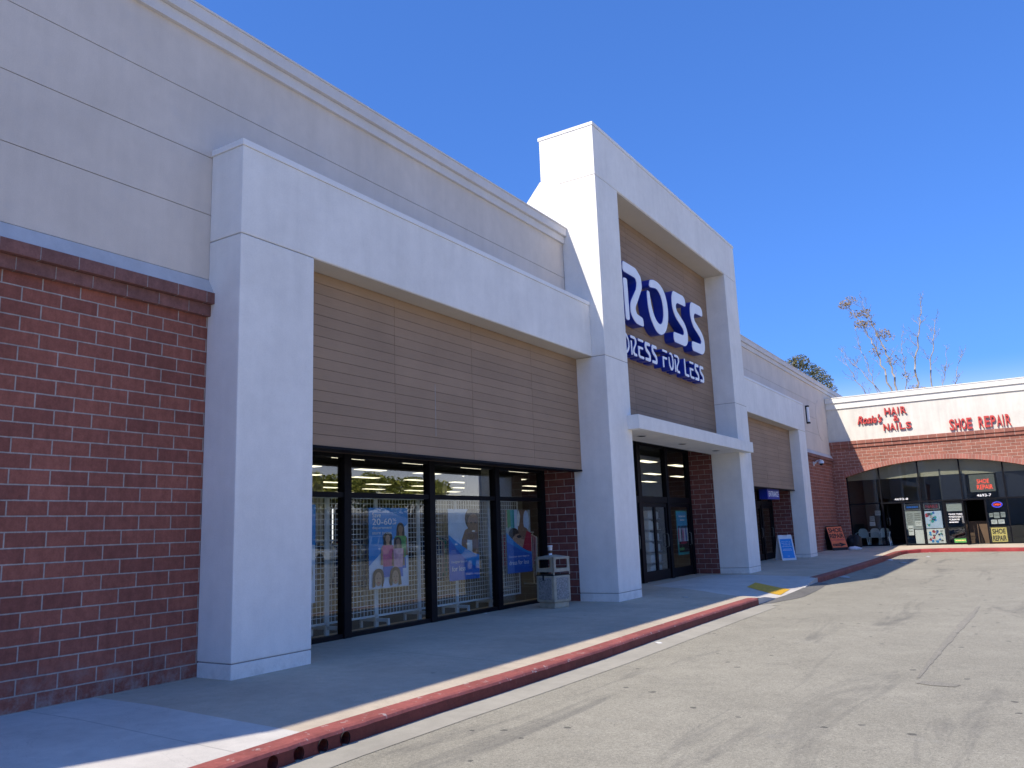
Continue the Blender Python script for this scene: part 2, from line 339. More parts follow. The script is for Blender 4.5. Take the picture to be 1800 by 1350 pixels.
# ------------------------------------------------------------------ mesh helpers
class MB:
    def __init__(s): s.bm = bmesh.new(); s.mats = []
    def mi(s, m):
        if m not in s.mats: s.mats.append(m)
        return s.mats.index(m)
    def poly(s, pts, m):
        vs = [s.bm.verts.new(p) for p in pts]
        try: f = s.bm.faces.new(vs)
        except ValueError: return
        f.material_index = s.mi(m); return f
    def hexa(s, p, m, bev=0):   # 8 points: bottom 4 ccw, top 4
        b = s.bm; vs = [b.verts.new(q) for q in p]; i = s.mi(m); fs = []
        for f in ((3, 2, 1, 0), (4, 5, 6, 7), (0, 1, 5, 4), (1, 2, 6, 5), (2, 3, 7, 6), (3, 0, 4, 7)):
            q = b.faces.new([vs[j] for j in f]); q.material_index = i; fs.append(q)
        if bev:
            ed = list({e for f in fs for e in f.edges})
            bmesh.ops.bevel(b, geom=ed, offset=bev, segments=2, affect='EDGES', profile=.6)
    def box(s, x0, x1, y0, y1, z0, z1, m, bev=0):
        s.hexa([(x0, y0, z0), (x1, y0, z0), (x1, y1, z0), (x0, y1, z0), (x0, y0, z1), (x1, y0, z1), (x1, y1, z1), (x0, y1, z1)], m, bev)
    def prism(s, pts2, fr, d0, d1, m, ms=None):
        """pts2 polygon in frame fr=(origin,u,v,n); extruded from d0 (back) to d1 (front) along n"""
        o, u, v, n = fr; ms = ms or m
        area = sum(a[0] * b[1] - b[0] * a[1] for a, b in zip(pts2, pts2[1:] + pts2[:1]))
        if area < 0: pts2 = pts2[::-1]
        A = [s.bm.verts.new(o + u * a + v * b + n * d1) for a, b in pts2]
        B = [s.bm.verts.new(o + u * a + v * b + n * d0) for a, b in pts2]
        flip = u.cross(v).dot(n) < 0
        for tri in tessellate_polygon([[Vector((a, b, 0)) for a, b in pts2]]):
            t = tri; p = [pts2[i] for i in t]
            if (p[1][0] - p[0][0]) * (p[2][1] - p[0][1]) - (p[2][0] - p[0][0]) * (p[1][1] - p[0][1]) < 0: t = t[::-1]
            if flip: t = t[::-1]
            try:
                f = s.bm.faces.new([A[i] for i in t]); f.material_index = s.mi(m)
                f = s.bm.faces.new([B[i] for i in t[::-1]]); f.material_index = s.mi(ms)
            except ValueError: pass
        k = len(A)
        for i in range(k):
            q = [A[i], B[i], B[(i + 1) % k], A[(i + 1) % k]]
            if flip: q = q[::-1]
            f = s.bm.faces.new(q); f.material_index = s.mi(ms)
    def tube(s, pts, rads, m, seg=8, cap=True):
        b = s.bm; i = s.mi(m); rings = []; pts = [Vector(p) for p in pts]
        up = Vector((0, 0, 1))
        for k, p in enumerate(pts):
            d = (pts[min(k + 1, len(pts) - 1)] - pts[max(k - 1, 0)]).normalized()
            a = d.cross(up if abs(d.z) < .9 else Vector((1, 0, 0))).normalized(); c = d.cross(a)
            r = rads[k] if isinstance(rads, (list, tuple)) else rads
            rings.append([b.verts.new(p + (a * math.cos(t) + c * math.sin(t)) * r) for t in [2 * math.pi * j / seg for j in range(seg)]])
        for r0, r1 in zip(rings, rings[1:]):
            for j in range(seg):
                f = b.faces.new([r0[j], r1[j], r1[(j + 1) % seg], r0[(j + 1) % seg]]); f.material_index = i; f.smooth = True
        if cap:
            for r in (rings[0][::-1], rings[-1]):
                try: b.faces.new(r).material_index = i
                except ValueError: pass
    def text(s, body, fr, x0, x1, z0, z1, d0, d1, m, ms=None, bold=0.0, shear=0):
        if body[0] == '=':      # a line of print too small to read in the photograph
            x = x0; rr = random.Random(int((x0 + z0) * 9973))
            while x < x1 - .01:
                wd = min(x1 - x, (x1 - x0) * rr.uniform(.1, .28)); zm = (z1 - z0) * .22
                s.prism([(x, z0 + zm), (x + wd * .86, z0 + zm), (x + wd * .86, z1 - zm), (x, z1 - zm)], fr, d0, d1, m); x += wd
            return
        cu = bpy.data.curves.new('t', 'FONT'); cu.body = body; cu.size = 1; cu.resolution_u = 3; cu.offset = bold; cu.shear = shear
        cu.align_x = 'LEFT'
        ob = bpy.data.objects.new('t', cu); sc.collection.objects.link(ob)
        dg = bpy.context.evaluated_depsgraph_get(); me = bpy.data.meshes.new_from_object(ob.evaluated_get(dg))
        bpy.data.objects.remove(ob); bpy.data.curves.remove(cu)
        if not me.vertices: return
        xs = [v.co.x for v in me.vertices]; ys = [v.co.y for v in me.vertices]
        ax, bx, ay, by = min(xs), max(xs), min(ys), max(ys)
        o, u, v, n = fr
        tm = bmesh.new(); tm.from_mesh(me); bpy.data.meshes.remove(me)
        bmesh.ops.remove_doubles(tm, verts=tm.verts, dist=1e-5)
        def P(c, d): return o + u * (x0 + (c.x - ax) / (bx - ax) * (x1 - x0)) + v * (z0 + (c.y - ay) / (by - ay) * (z1 - z0)) + n * d
        fm = {}; bk = {}
        for q in tm.verts: fm[q] = s.bm.verts.new(P(q.co, d1)); bk[q] = s.bm.verts.new(P(q.co, d0))
        flip = u.cross(v).dot(n) < 0
        for f in tm.faces:
            vs = list(f.verts)
            if (f.normal.z < 0) != flip: vs = vs[::-1]
            try: s.bm.faces.new([fm[q] for q in vs]).material_index = s.mi(m)
            except ValueError: pass
        for e in tm.edges:
            if len(e.link_faces) == 1 and abs(d1 - d0) > 1e-4:
                a, b = e.verts
                try: s.bm.faces.new([fm[a], fm[b], bk[b], bk[a]]).material_index = s.mi(ms or m)
                except ValueError: pass
        tm.free()
    def obj(s, name, parent=None, org=None, smooth=False):
        me = bpy.data.meshes.new(name)
        off = Vector(org) if org is not None else (Vector(parent['o']) if parent is not None and 'o' in parent else Vector((0, 0, 0)))
        if off.length: bmesh.ops.translate(s.bm, verts=s.bm.verts, vec=-off)
        s.bm.normal_update(); s.bm.to_mesh(me); s.bm.free()
        for k in s.mats: me.materials.append(M[k])
        if smooth:
            for p in me.polygons: p.use_smooth = True
        o = bpy.data.objects.new(name, me); sc.collection.objects.link(o)
        if parent is not None: o.parent = parent
        elif off.length: o.location = off
        return o
def thing(name, label, cat, loc=(0, 0, 0), group=None):
    o = bpy.data.objects.new(name, None); sc.collection.objects.link(o); o.location = loc; o.empty_display_size = .2
    o['o'] = list(loc); o['label'] = label; o['category'] = cat
    if group: o['group'] = group
    return o
def tag(o, label=None, cat=None, group=None, kind=None):
    if label: o['label'] = label
    if cat: o['category'] = cat
    if group: o['group'] = group
    if kind: o['kind'] = kind
    return o
def sub(o, parent):   # make o (mesh whose verts are relative to the thing) a sub-part
    o.parent = parent; return o
def dup(root, loc, label=None):
    r = root.copy(); sc.collection.objects.link(r); r.location = loc; r['o'] = list(loc)
    if label: r['label'] = label
    for ch in list(root.children):
        c = ch.copy(); sc.collection.objects.link(c); c.parent = r
        for g_ in ch.children:
            d = g_.copy(); sc.collection.objects.link(d); d.parent = c
    return r
X_, Y_, Z_ = Vector((1, 0, 0)), Vector((0, 1, 0)), Vector((0, 0, 1))
def FX(x, y=0, z=0): return (Vector((x, y, z)), Y_, Z_, X_)          # sign facing +x (reads along +y)
def FY(y, x=0, z=0): return (Vector((x, y, z)), X_, Z_, -Y_)         # sign facing -y (reads along +x)
def ell(cx, cy, rx, ry, n=20, a0=0, a1=360): return [(cx + rx * math.cos(R(a0 + (a1 - a0) * i / n)), cy + ry * math.sin(R(a0 + (a1 - a0) * i / n))) for i in range(n + (a1 - a0 < 360))]
def fillet(pts, rad, n=4):
    out = []; k = len(pts)
    for i in range(k):
        p0, p, p1 = Vector(pts[i - 1][:2]), Vector(pts[i][:2]), Vector(pts[(i + 1) % k][:2])
        r = pts[i][2] if len(pts[i]) > 2 else rad
        a, b = (p0 - p), (p1 - p); r = min(r, a.length * .48, b.length * .48)
        A, B = p + a.normalized() * r, p + b.normalized() * r
        for j in range(n + 1):
            t = j / n; q = A * (1 - t) ** 2 + p * 2 * t * (1 - t) + B * t * t; out.append((q.x, q.y))
    return out

# ------------------------------------------------------------------ ground
YS, YC, YD, YE, YF, YG, YH, YR = 5.59, 14.019, 15.069, 22.257, 23.37, 30.812, 31.901, 38.96
ZT = 7.37
def cl(a): return max(0., min(1., a))
def g(y): return 0 if y < 22 else (.04 * (y - 22) / 9 if y < 31 else min(.12, .04 + .08 * (y - 31) / 8))
def ss(a): a = cl(a); return a * a * (3 - 2 * a)
def walk_z(x, y):
    z = g(y) - .06 * min(cl((x - .8) / 2.05), cl((38.8 - y) / 2.2))
    ry = ss((y - 15.9) / 1.3) * ss((21.3 - y) / 2.0); z -= .115 * ry * ss((x - 1.35) / 1.4)
    return z
LOT = -.19
def lot_z(x, y): return LOT + g(y)
# kerb line (road-side top edge)
CURB = [(2.86, -14), (2.87, 0), (2.88, 3.2), (2.83, 4.6), (2.84, 5.8), (2.88, 7.2), (2.90, 8.8), (2.86, 10.8), (2.84, 13.2), (2.85, 15.75)]
RAMP = [(2.85, 15.75), (2.88, 16.6), (2.90, 17.6), (2.84, 19.0), (2.76, 20.3), (2.70, 21.5)]
CURB2 = [(2.70, 21.5), (2.745, 22.85), (2.79, 24.6), (2.83, 27), (2.86, 29.4), (2.86, 32.3), (2.86, 34.3), (2.89, 35.4), (3.05, 36.25), (3.45, 36.8), (4.1, 36.98), (5.1, 36.92), (7.0, 36.6), (14, 35.6)]
def resamp(path, step):
    out = []
    for (a, b) in zip(path, path[1:]):
        a = Vector(a); b = Vector(b); n = max(1, int((b - a).length / step))
        out += [tuple(a.lerp(b, i / n)) for i in range(n)]
    return out + [tuple(path[-1])]
def normals(path):
    out = []
    for i in range(len(path)):
        a = Vector(path[max(i - 1, 0)]); b = Vector(path[min(i + 1, len(path) - 1)]); d = (b - a).normalized()
        out.append(Vector((d.y, -d.x)))   # to the road side (right of travel)
    return out
CW = .20
allp = resamp(CURB, .25)[:-1] + resamp(RAMP, .12)[:-1] + resamp(CURB2, .2)
an = normals(allp)
mb = MB(); rows = []
NXS = 26
for p, nn in zip(allp, an):
    outer = Vector(p) - nn * (CW if not (15.75 < p[1] < 21.5) else .0)
    if p[1] < 34.0 and p[0] < 3: inner = Vector((-1.3, p[1]))
    else:
        inner = None
    rows.append((outer, inner))
fi = [i for i, r_ in enumerate(rows) if r_[1] is None]; n = len(fi)
for k, i in enumerate(fi):
    o = rows[i][0]; t = k / max(1, n - 1)
    if o.x < 4.2: inner = Vector((-1.3, 34 + 6.6 * cl((o.y + o.x * .9 - 34 - 2.4) / 4.2)))
    else: inner = Vector((-1.3 + (o.x - 4.2) * 1.06, 40.6))
    rows[i] = (o, inner)
vr = []
for o, i_ in rows:
    line = []
    for k in range(NXS + 1):
        t = (k / NXS); q = i_.lerp(o, t); line.append(mb.bm.verts.new((q.x, q.y, walk_z(q.x, q.y))))
    vr.append(line)
for a, b in zip(vr, vr[1:]):
    for k in range(NXS):
        f = mb.bm.faces.new([a[k], a[k + 1], b[k + 1], b[k]]); f.material_index = mb.mi('walk'); f.smooth = True
bmesh.ops.recalc_face_normals(mb.bm, faces=mb.bm.faces)
# front lip of the ramp slab
for (p, q) in zip(resamp(RAMP, .12), resamp(RAMP, .12)[1:]):
    mb.poly([(p[0], p[1], -.4), (q[0], q[1], -.4), (q[0], q[1], walk_z(*q)), (p[0], p[1], walk_z(*p))], 'ramp_edge')
sw = mb.obj('sidewalk'); tag(sw, kind='structure')
if sum(p.normal.z for p in sw.data.polygons) < 0: sw.data.flip_normals()

def curb_mesh(path, name, mtop, jag=.004, holes=None):
    mb = MB(); P = resamp(path, .12); ns = normals(P); rr = random.Random(3); prev = None
    prof = [(-CW, 0), (-.035, 0), (-.012, -.010), (0, -.032), (.012, -.36)]
    nz = 0
    for p, nn in zip(P, ns):
        ring = []
        for i, (d, z) in enumerate(prof):
            q = Vector(p) + nn * (d + (rr.uniform(-jag, jag) if i in (2, 3) else 0)); zz = walk_z(*(Vector(p) - nn * CW)) + (.0 if i else 0) + z + (rr.uniform(-jag, jag) * .6 if i in (2, 3) else 0)
            ring.append(mb.bm.verts.new((q.x, q.y, zz)))
        if prev:
            for k in range(len(prof) - 1):
                f = mb.bm.faces.new([prev[k], prev[k + 1], ring[k + 1], ring[k]]); f.material_index = mb.mi(mtop); f.smooth = k in (1, 2)
        if prev is None or p == P[-1]:
            bk = mb.bm.verts.new((ring[0].co.x, ring[0].co.y, ring[0].co.z - .36)); vs = ring + [bk]
            mb.poly([v.co.copy() for v in (vs if prev else vs[::-1])], mtop)
        prev = ring
    # back face closes the solid
    bmesh.ops.recalc_face_normals(mb.bm, faces=mb.bm.faces)
    return mb
def solid_curb(path, name, mt, jag=.004):
    mb = MB(); P = resamp(path, .1); ns = normals(P); rr = random.Random(3)
    prof = [(-CW, -.36), (-CW, 0), (-.035, 0), (-.012, -.010), (0, -.032), (.012, -.36)]; rings = []
    wav = [rr.uniform(-1, 1) for _ in P]
    for p, nn, wv in zip(P, ns, wav):
        base = walk_z(*(Vector(p) - nn * (CW + .01)))
        rings.append([mb.bm.verts.new((*(Vector(p) + nn * (d + (wv * jag if i in (3, 4) else 0))), base + z - (abs(wv) * jag if i in (3, 4) else 0))) for i, (d, z) in enumerate(prof)])
    m_ = len(prof); mi = mb.mi(mt)
    for a, b in zip(rings, rings[1:]):
        for k in range(m_):
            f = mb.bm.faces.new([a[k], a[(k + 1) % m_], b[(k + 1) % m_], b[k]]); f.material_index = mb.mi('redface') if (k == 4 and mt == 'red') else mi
    mb.bm.faces.new(rings[0]).material_index = mi; mb.bm.faces.new(rings[-1][::-1]).material_index = mi
    bmesh.ops.recalc_face_normals(mb.bm, faces=mb.bm.faces)
    return mb.obj(name)
c1 = solid_curb(CURB, 'curb', 'red'); tag(c1, kind='structure')
# drain holes through the kerb
cut = MB()
for yy in (4.765, 4.535, 4.30, 4.06, 3.62):
    cut.tube([(3.1, yy - .0, -.135), (2.5, yy, -.135)], .05, 'black', 14)
cu = cut.obj('cut'); md = c1.modifiers.new('b', 'BOOLEAN'); md.object = cu; md.operation = 'DIFFERENCE'; md.solver = 'EXACT'
bpy.context.view_layer.update()
nm = bpy.data.meshes.new_from_object(c1.evaluated_get(bpy.context.evaluated_depsgraph_get())); c1.modifiers.clear(); c1.data = nm; nm.name = 'curb'
bpy.data.objects.remove(cu)
hb = MB()
for yy in (4.765, 4.535, 4.30, 4.06, 3.62): hb.tube([(2.845, yy, -.135), (2.3, yy, -.137)], .051, 'black', 14, cap=False)
tag(hb.obj('drain_pipes'), kind='structure')
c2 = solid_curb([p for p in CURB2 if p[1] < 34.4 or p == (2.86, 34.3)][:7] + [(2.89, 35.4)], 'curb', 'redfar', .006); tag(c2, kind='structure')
c3 = solid_curb([(2.89, 35.4)] + CURB2[8:], 'curb', 'redshop'); tag(c3, kind='structure')
# gutter strip
mb = MB(); GP = resamp(CURB, .3) + [(2.86, 16.2)]
for (a, b) in zip(GP, GP[1:]):
    wa = [.30 + .10 * cl((p[1] - 3) / 8) for p in (a, b)]
    if b[1] > 15.7: wa[1] = .25
    if b[1] > 16: wa[1] = .02
    mb.poly([(a[0] - .03, a[1], LOT + .012), (a[0] + wa[0], a[1], LOT + .004), (b[0] + wa[1], b[1], LOT + .004), (b[0] - .03, b[1], LOT + .012)], 'gutter')
tag(mb.obj('gutter'), kind='structure')
mb = MB()
RP = resamp(RAMP, .3); k = len(RP)
for i, (a, b) in enumerate(zip(RP, RP[1:])):
    wd = [.08 + .26 * ss(j / 5) * (1 - .15 * ss((j - k * .6) / 4)) for j in (i, i + 1)]
    if i + 1 == k - 1: wd[1] = .12
    mb.poly([(a[0] - .03, a[1], LOT + .03), (a[0] + wd[0], a[1], LOT + .005 + g(a[1])), (b[0] + wd[1], b[1], LOT + .005 + g(b[1])), (b[0] - .03, b[1], LOT + .03)], 'asphalt2')
tag(mb.obj('asphalt_patch'), kind='structure')
# parking lot sheet, out to the horizon
mb = MB(); xs = [-400, -60, 2.4, 6, 12, 30, 80, 400]; ys = [-400, -60, 0, 10, 22, 24, 27, 31, 33, 35, 37, 39, 45, 60, 100, 400]
gv = [[mb.bm.verts.new((x, y, lot_z(x, y))) for x in xs] for y in ys]
for a, b in zip(gv, gv[1:]):
    for i in range(len(xs) - 1): mb.bm.faces.new([a[i], a[i + 1], b[i + 1], b[i]]).material_index = mb.mi('asphalt')
tag(mb.obj('parking_lot'), kind='structure')
# dark sealed seams and scuffs on the asphalt
def stripe(pts, ws, m, name):
    mb = MB(); rr = random.Random(len(pts)); P = resamp(pts, .15); ns = normals(P); n_ = len(P); pr_ = None
    for i, (p, nn) in enumerate(zip(P, ns)):
        t = i / max(1, n_ - 1); k_ = t * (len(ws) - 1); a = int(min(k_, len(ws) - 2)); wd = ws[a] + (ws[a + 1] - ws[a]) * (k_ - a)
        l = Vector(p) - nn * (wd * rr.uniform(.35, .65)); r_ = Vector(p) + nn * (wd * rr.uniform(.35, .65)); z = lot_z(*p) + .004
        cur = ((l.x, l.y, z), (r_.x, r_.y, z))
        if pr_: mb.poly([pr_[0], pr_[1], cur[1], cur[0]][::-1], m)
        pr_ = cur
    o = mb.obj(name); tag(o, kind='structure')
    if o.data.polygons and o.data.polygons[0].normal.z < 0: o.data.flip_normals()
for pts, ws, m_ in (([(6.43, 16.2), (6.41, 15.1), (6.32, 12.2), (6.28, 10.3), (6.26, 9.0)], [.03, .10, .09, .07, .03], 'seam'), ([(6.30, 8.80), (6.45, 8.75), (6.62, 8.70)], [.16, .2, .14], 'seam'),
                   ):
    stripe(pts, ws, m_, 'asphalt_seam')
# yellow pad on the ramp
mb = MB(); pc = [(1.84, 18.45), (1.72, 19.55), (2.60, 19.15), (2.74, 17.75)]
nn = 8
def pq(s_, t):
    a = Vector(pc[0]).lerp(Vector(pc[1]), t); b = Vector(pc[3]).lerp(Vector(pc[2]), t); q = a.lerp(b, s_); return (q.x, q.y, walk_z(q.x, q.y) + .006)
for i in range(nn):
    for j in range(nn): mb.poly([pq(i / nn, j / nn), pq((i + 1) / nn, j / nn), pq((i + 1) / nn, (j + 1) / nn), pq(i / nn, (j + 1) / nn)][::1], 'yellow')
tag(mb.obj('yellow_ramp_pad'), kind='structure')

# ------------------------------------------------------------------ main store building
ST = thing('store_building', 'long store with brick base, taupe stucco, three white portals and brown board panels', 'building')
for y0, y1 in ((-2.6, 6.64), (YF + .02, YF + .9), (YG + .012, YR + .5)):
    mb = MB(); mb.box(-.3, 0, y0, y1, -.25, 3.78, 'brick_x'); mb.obj('brick_wall', ST)
mb = MB()
# wall turns back behind the photographer
mb.hexa([(-.3, -2.602, -.25), (-3.9, -13, -.25), (-3.6, -13, -.25), (0, -2.602, -.25), (-.3, -2.602, 3.78), (-3.9, -13, 3.78), (-3.6, -13, 3.78), (0, -2.602, 3.78)], 'brick_x')
mb.obj('brick_wall', ST)
# brick returns beside each entrance recess (faces look back along the walk)
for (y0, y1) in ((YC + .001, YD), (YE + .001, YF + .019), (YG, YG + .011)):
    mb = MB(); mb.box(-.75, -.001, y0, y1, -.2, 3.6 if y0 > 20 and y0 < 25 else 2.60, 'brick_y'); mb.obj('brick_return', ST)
for (y0, y1) in ((-2.6, YS), (YH, YR)):
    mb = MB(); mb.box(-.1, .12, y0, y1, 3.905, 4.03, 'band', .006); mb.box(-.1, .06, y0, y1, 3.775, 3.903, 'band2', .006); mb.obj('brick_band', ST)
# stucco upper wall with reveals
mb = MB(); zs = [4.085, 4.205, 4.96, 5.645, 6.33, 7.06]
for y0, y1 in ((-2.6, YS + .05), (YS + .05, YC), (YF, YH - .05), (YH - .05, 45)):
    for a, b in zip(zs, zs[1:]):
        mb.box(-.05, 0, y0, y1, a + .0045, b - .0045, 'stucco')
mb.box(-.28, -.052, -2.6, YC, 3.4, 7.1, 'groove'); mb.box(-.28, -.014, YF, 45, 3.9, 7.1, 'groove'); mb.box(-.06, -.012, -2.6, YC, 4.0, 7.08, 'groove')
mb.hexa([(-.3, -2.6, 3.4), (-3.9, -13, 3.4), (-3.6, -13, 3.4), (0, -2.602, 3.4), (-.3, -2.6, 7.1), (-3.9, -13, 7.1), (-3.6, -13, 7.1), (0, -2.602, 7.1)], 'stucco')
# round patch where an old sign was
mb.prism(ell(37.6, 5.68, .92, .92, 40), FX(0), .001, .009, 'stucco')
mb.obj('stucco_wall', ST)
for y0, y1 in ((-2.6, YS), (YH, YR - .002)):
    mb = MB(); mb.hexa([(-.02, y0, 4.031), (.105, y0, 4.031), (.105, y1, 4.031), (-.02, y1, 4.031), (-.02, y0, 4.203), (.004, y0, 4.203), (.004, y1, 4.203), (-.02, y1, 4.203)], 'flash'); mb.obj('wall_flashing', ST)
mb = MB()
for y0, y1 in ((-2.6, YC - .002), (YF + .002, 45)):
    mb.box(-.34, .105, y0, y1, 7.19, 7.36, 'coping', .008); mb.box(-.30, .05, y0, y1, 7.045, 7.188, 'coping', .006); mb.box(-.36, .122, y0, y1, 7.345, 7.372, 'coping', .004)
mb.hexa([(-.34, -2.6, 7.05), (-3.94, -13, 7.05), (-3.5, -13, 7.05), (.1, -2.602, 7.05), (-.34, -2.6, 7.36), (-3.94, -13, 7.36), (-3.5, -13, 7.36), (.1, -2.602, 7.36)], 'coping')
mb.obj('roof_coping', ST)
mb = MB(); mb.box(-42, -.31, -12, 44, 6.6, 6.72, 'gravel'); mb.box(-42, -41.7, -12, 44, -.2, 6.6, 'interior'); mb.box(-41.7, -.31, 43.7, 44, 3.45, 6.6, 'stucco')
mb.obj('roof', ST)
# ---- portals
def segs(mb, x0, x1, y0, y1, cuts, m, bev=.012, eps=.005, core='groove'):
    for a, b in zip(cuts, cuts[1:]):
        mb.box(x0, x1, y0, y1, a + (eps if a > 0 else 0), b - (eps if b < cuts[-1] else 0), m, bev if bev else 0)
    mb.box(x0 + .02, x1 - .010, y0 + .010, y1 - .010, cuts[0] + .02, cuts[-1] - .02, core)
P1, P2 = .526, .807
def low_portal(y0, y1, pil, nm):
    p = MB(); py0, py1 = pil
    segs(p, 0.002, P1, py0, py1, [-.12, .15, 4.634], 'white')
    p.box(.002, P1, y0, y1, 4.644, 5.66, 'white', .012)
    if nm == 'l': p.box(.004, P1 - .01, py1, y1, 4.634, 4.7, 'soffit')
    else: p.box(.004, P1 - .01, y0, py0, 4.634, 4.7, 'soffit')
    p.box(-.0, P1 + .012, y0 - (.012 if nm == 'l' else 0), y1 + (.012 if nm == 'r' else 0), 5.661, 5.735, 'wcoping', .006)
    o = p.obj('portal_frame', ST); return o
low_portal(YS, YC - .002, (YS, 6.663), 'l')
low_portal(YF + .002, YH, (YG, YH), 'r')
p = MB()
for a, b in ((YC, YD), (YE, YF)):
    segs(p, .002, P2, a, b, [-.12, .15, 4.634, 8.356], 'white')
p.box(-.445, P2, YC, YF, 8.366, 9.43, 'white', .014)
p.box(-.40, P2 - .02, YC + .02, YF - .02, 8.340, 8.375, 'soffit')
p.prism([(.0, 6.7), (-2.1, 6.7), (-.465, 8.52), (.0, 8.52)], (Vector((0, YC, 0)), X_, Z_, Y_), .002, YF - YC - .002, 'white')
p.box(-.47, P2 + .014, YC - .014, YF + .014, 9.431, 9.502, 'wcoping', .006)
p.obj('portal_frame', ST)
# canopy over the doors
p = MB(); p.box(.0, 1.06, 14.86, 22.75, 3.25, 3.535, 'white', .012)
# cut round pillars is unnecessary: the canopy is fixed on their front; back half sits between them
cn = p.obj('canopy', ST); cn['label'] = 'thin white slab canopy over the doors'
for yy in (16.16, 18.58, 21.05):
    q = MB(); q.tube([(.55, yy, 3.262), (.55, yy, 3.236)], .1, 'metal', 20); q.tube([(.55, yy, 3.24), (.55, yy, 3.233)], .075, 'black', 20); q.obj('downlight', ST).parent = cn
# board claddings
def cladding(y0, y1, z0, z1, xf, vj, m, rh=.1338):
    p = MB(); rows_ = int(round((z1 - z0) / rh)); rh = (z1 - z0) / rows_; js = [y0] + vj + [y1]
    for r_ in range(rows_):
        for a, b in zip(js, js[1:]):
            jx = random.uniform(-.0012, .0012)
            p.box(xf - .02, xf + jx, a + .0026, b - .0026, z0 + r_ * rh + .0026, z0 + (r_ + 1) * rh - .0026, m)
    p.box(xf - .06, xf - .008, y0, y1, z0 + .002, z1 - .002, 'backing')
    p.box(-.05, xf - .061, y0, y1, z0 + .01, z1, 'groove')
    p.box(-.05, xf + .012, y0, y1, z0 - .03, z0, 'frame')
    return p.obj('cladding_panel', ST)
cladding(6.664, YC - .003, 2.455, 4.633, .176, [8.532, 10.40, 12.25], 'boards')
q = MB(); q.box(.176, .1785, 9.434, 9.440, 2.75, 3.52, 'greypaper'); q.obj('paint_drip', ST)
cladding(YD + .001, YE - .001, 3.50, 8.339, .218, [16.74, 18.62, 20.5], 'boards2')
cladding(YF + .003, YG - .002, 2.455, 4.633, .176, [25.45, 27.31, 28.97], 'boards3')
# soffits of the recesses
p = MB()
p.box(-1.0, .15, 6.64, YC, 2.50, 2.56, 'brown'); p.box(-1.0, .15, YF + .9, YG, 2.50, 2.56, 'brown')
p.box(-1.0, -.002, YD, YE, 3.40, 3.5, 'frame'); p.box(-.08, -.002, YD, YE, 3.27, 3.40, 'frame')
p.obj('recess_soffit', ST)
# ---- storefronts: frame + panes
XG = -.72
def storefront(y0, y1, z0, z1, mull, trans, fname='window'):
    fr = MB(); fw = .07
    ys_ = [y0] + mull + [y1]
    fr.box(XG - .06, XG + .06, y0, y0 + .12, z0, z1, 'frame'); fr.box(XG - .06, XG + .06, y1 - .12, y1, z0, z1, 'frame')
    for y in mull: fr.box(XG - .06, XG + .07, y - .07, y + .07, z0, z1, 'frame')
    edges = [y0 + .12] + [v for y in mull for v in (y - .07, y + .07)] + [y1 - .12]
    fo = []
    for a, b in zip(edges[::2], edges[1::2]):
        fr.box(XG - .05, XG + .05, a, b, z0, z0 + .06, 'frame'); fr.box(XG - .05, XG + .05, a, b, z1 - .05, z1, 'frame')
        fr.box(XG - .045, XG + .055, a, b, trans - .035, trans + .035, 'frame')
        fo += [(a, b, z0 + .06, trans - .035), (a, b, trans + .035, z1 - .05)]
    o = fr.obj(fname, ST)
    for a, b, c, d in fo:
        q = MB(); q.box(XG - .004, XG + .004, a, b, c, d, 'glass_top' if c > trans else 'glass'); q.obj('pane', ST).parent = o
    return o
storefront(6.66, YC - .001, -.0, 2.50, [8.48, 10.40, 12.30], 1.93)
def entrance(y0, y1, z1, leaves, trans, tall):
    fr = MB(); edges = sorted(set([y for l in leaves for y in l]))
    fr.box(XG - .06, XG + .06, y0, y0 + .14, 0, z1, 'frame'); fr.box(XG - .06, XG + .06, y1 - .14, y1, 0, z1, 'frame')
    cur = y0 + .14; ms = []
    for a, b in zip(leaves, leaves[1:]):
        fr.box(XG - .06, XG + .07, a[1], b[0], 0, z1, 'frame'); ms.append((a[1], b[0]))
    for a, b in leaves:
        fr.box(XG - .05, XG + .06, a, b, trans - .08, trans + .08, 'frame'); fr.box(XG - .05, XG + .05, a, b, z1 - .06, z1, 'frame')
    o = fr.obj('door_frame', ST)
    for a, b in leaves:
        q = MB(); q.box(XG - .004, XG + .004, a, b, trans + .08, z1 - .06, 'glass'); q.obj('pane', ST).parent = o
    for k, (a, b) in enumerate(leaves):
        d = MB(); t0, t1 = XG - .022, XG + .03; zt = trans - .09
        mid = (a + b) / 2 if (b - a) > 1.2 and k % 2 == 0 else None
        d.box(t0, t1, a + .005, a + .09, .01, zt, 'frame'); d.box(t0, t1, b - .09, b - .005, .01, zt, 'frame')
        d.box(t0, t1, a + .09, b - .09, .01, .25, 'frame'); d.box(t0, t1, a + .09, b - .09, zt - .09, zt, 'frame')
        if mid: d.box(t0, t1, mid - .06, mid + .06, .25, zt - .09, 'frame')
        do = d.obj('door', ST)
        q = MB(); q.box(XG + .002, XG + .010, a + .09, b - .09, .25, zt - .09, 'glass'); q.obj('pane', ST).parent = do
        h = MB(); yh = b - .13; h.tube([(XG + .03, yh, .8), (XG + .08, yh, .82), (XG + .08, yh, 1.12), (XG + .03, yh, 1.14)], .012, 'greyp', 8)
        h.obj('handle', ST).parent = do
entrance(15.07, YE, 3.40, [(15.22, 16.8), (16.94, 18.58), (18.79, 20.43), (20.60, 22.11)], 2.0, True)
entrance(YF + .9, YG - .001, 2.50, [(24.42, 26.2), (26.34, 27.86), (28.0, 29.28), (29.42, 30.66)], 2.0, False)
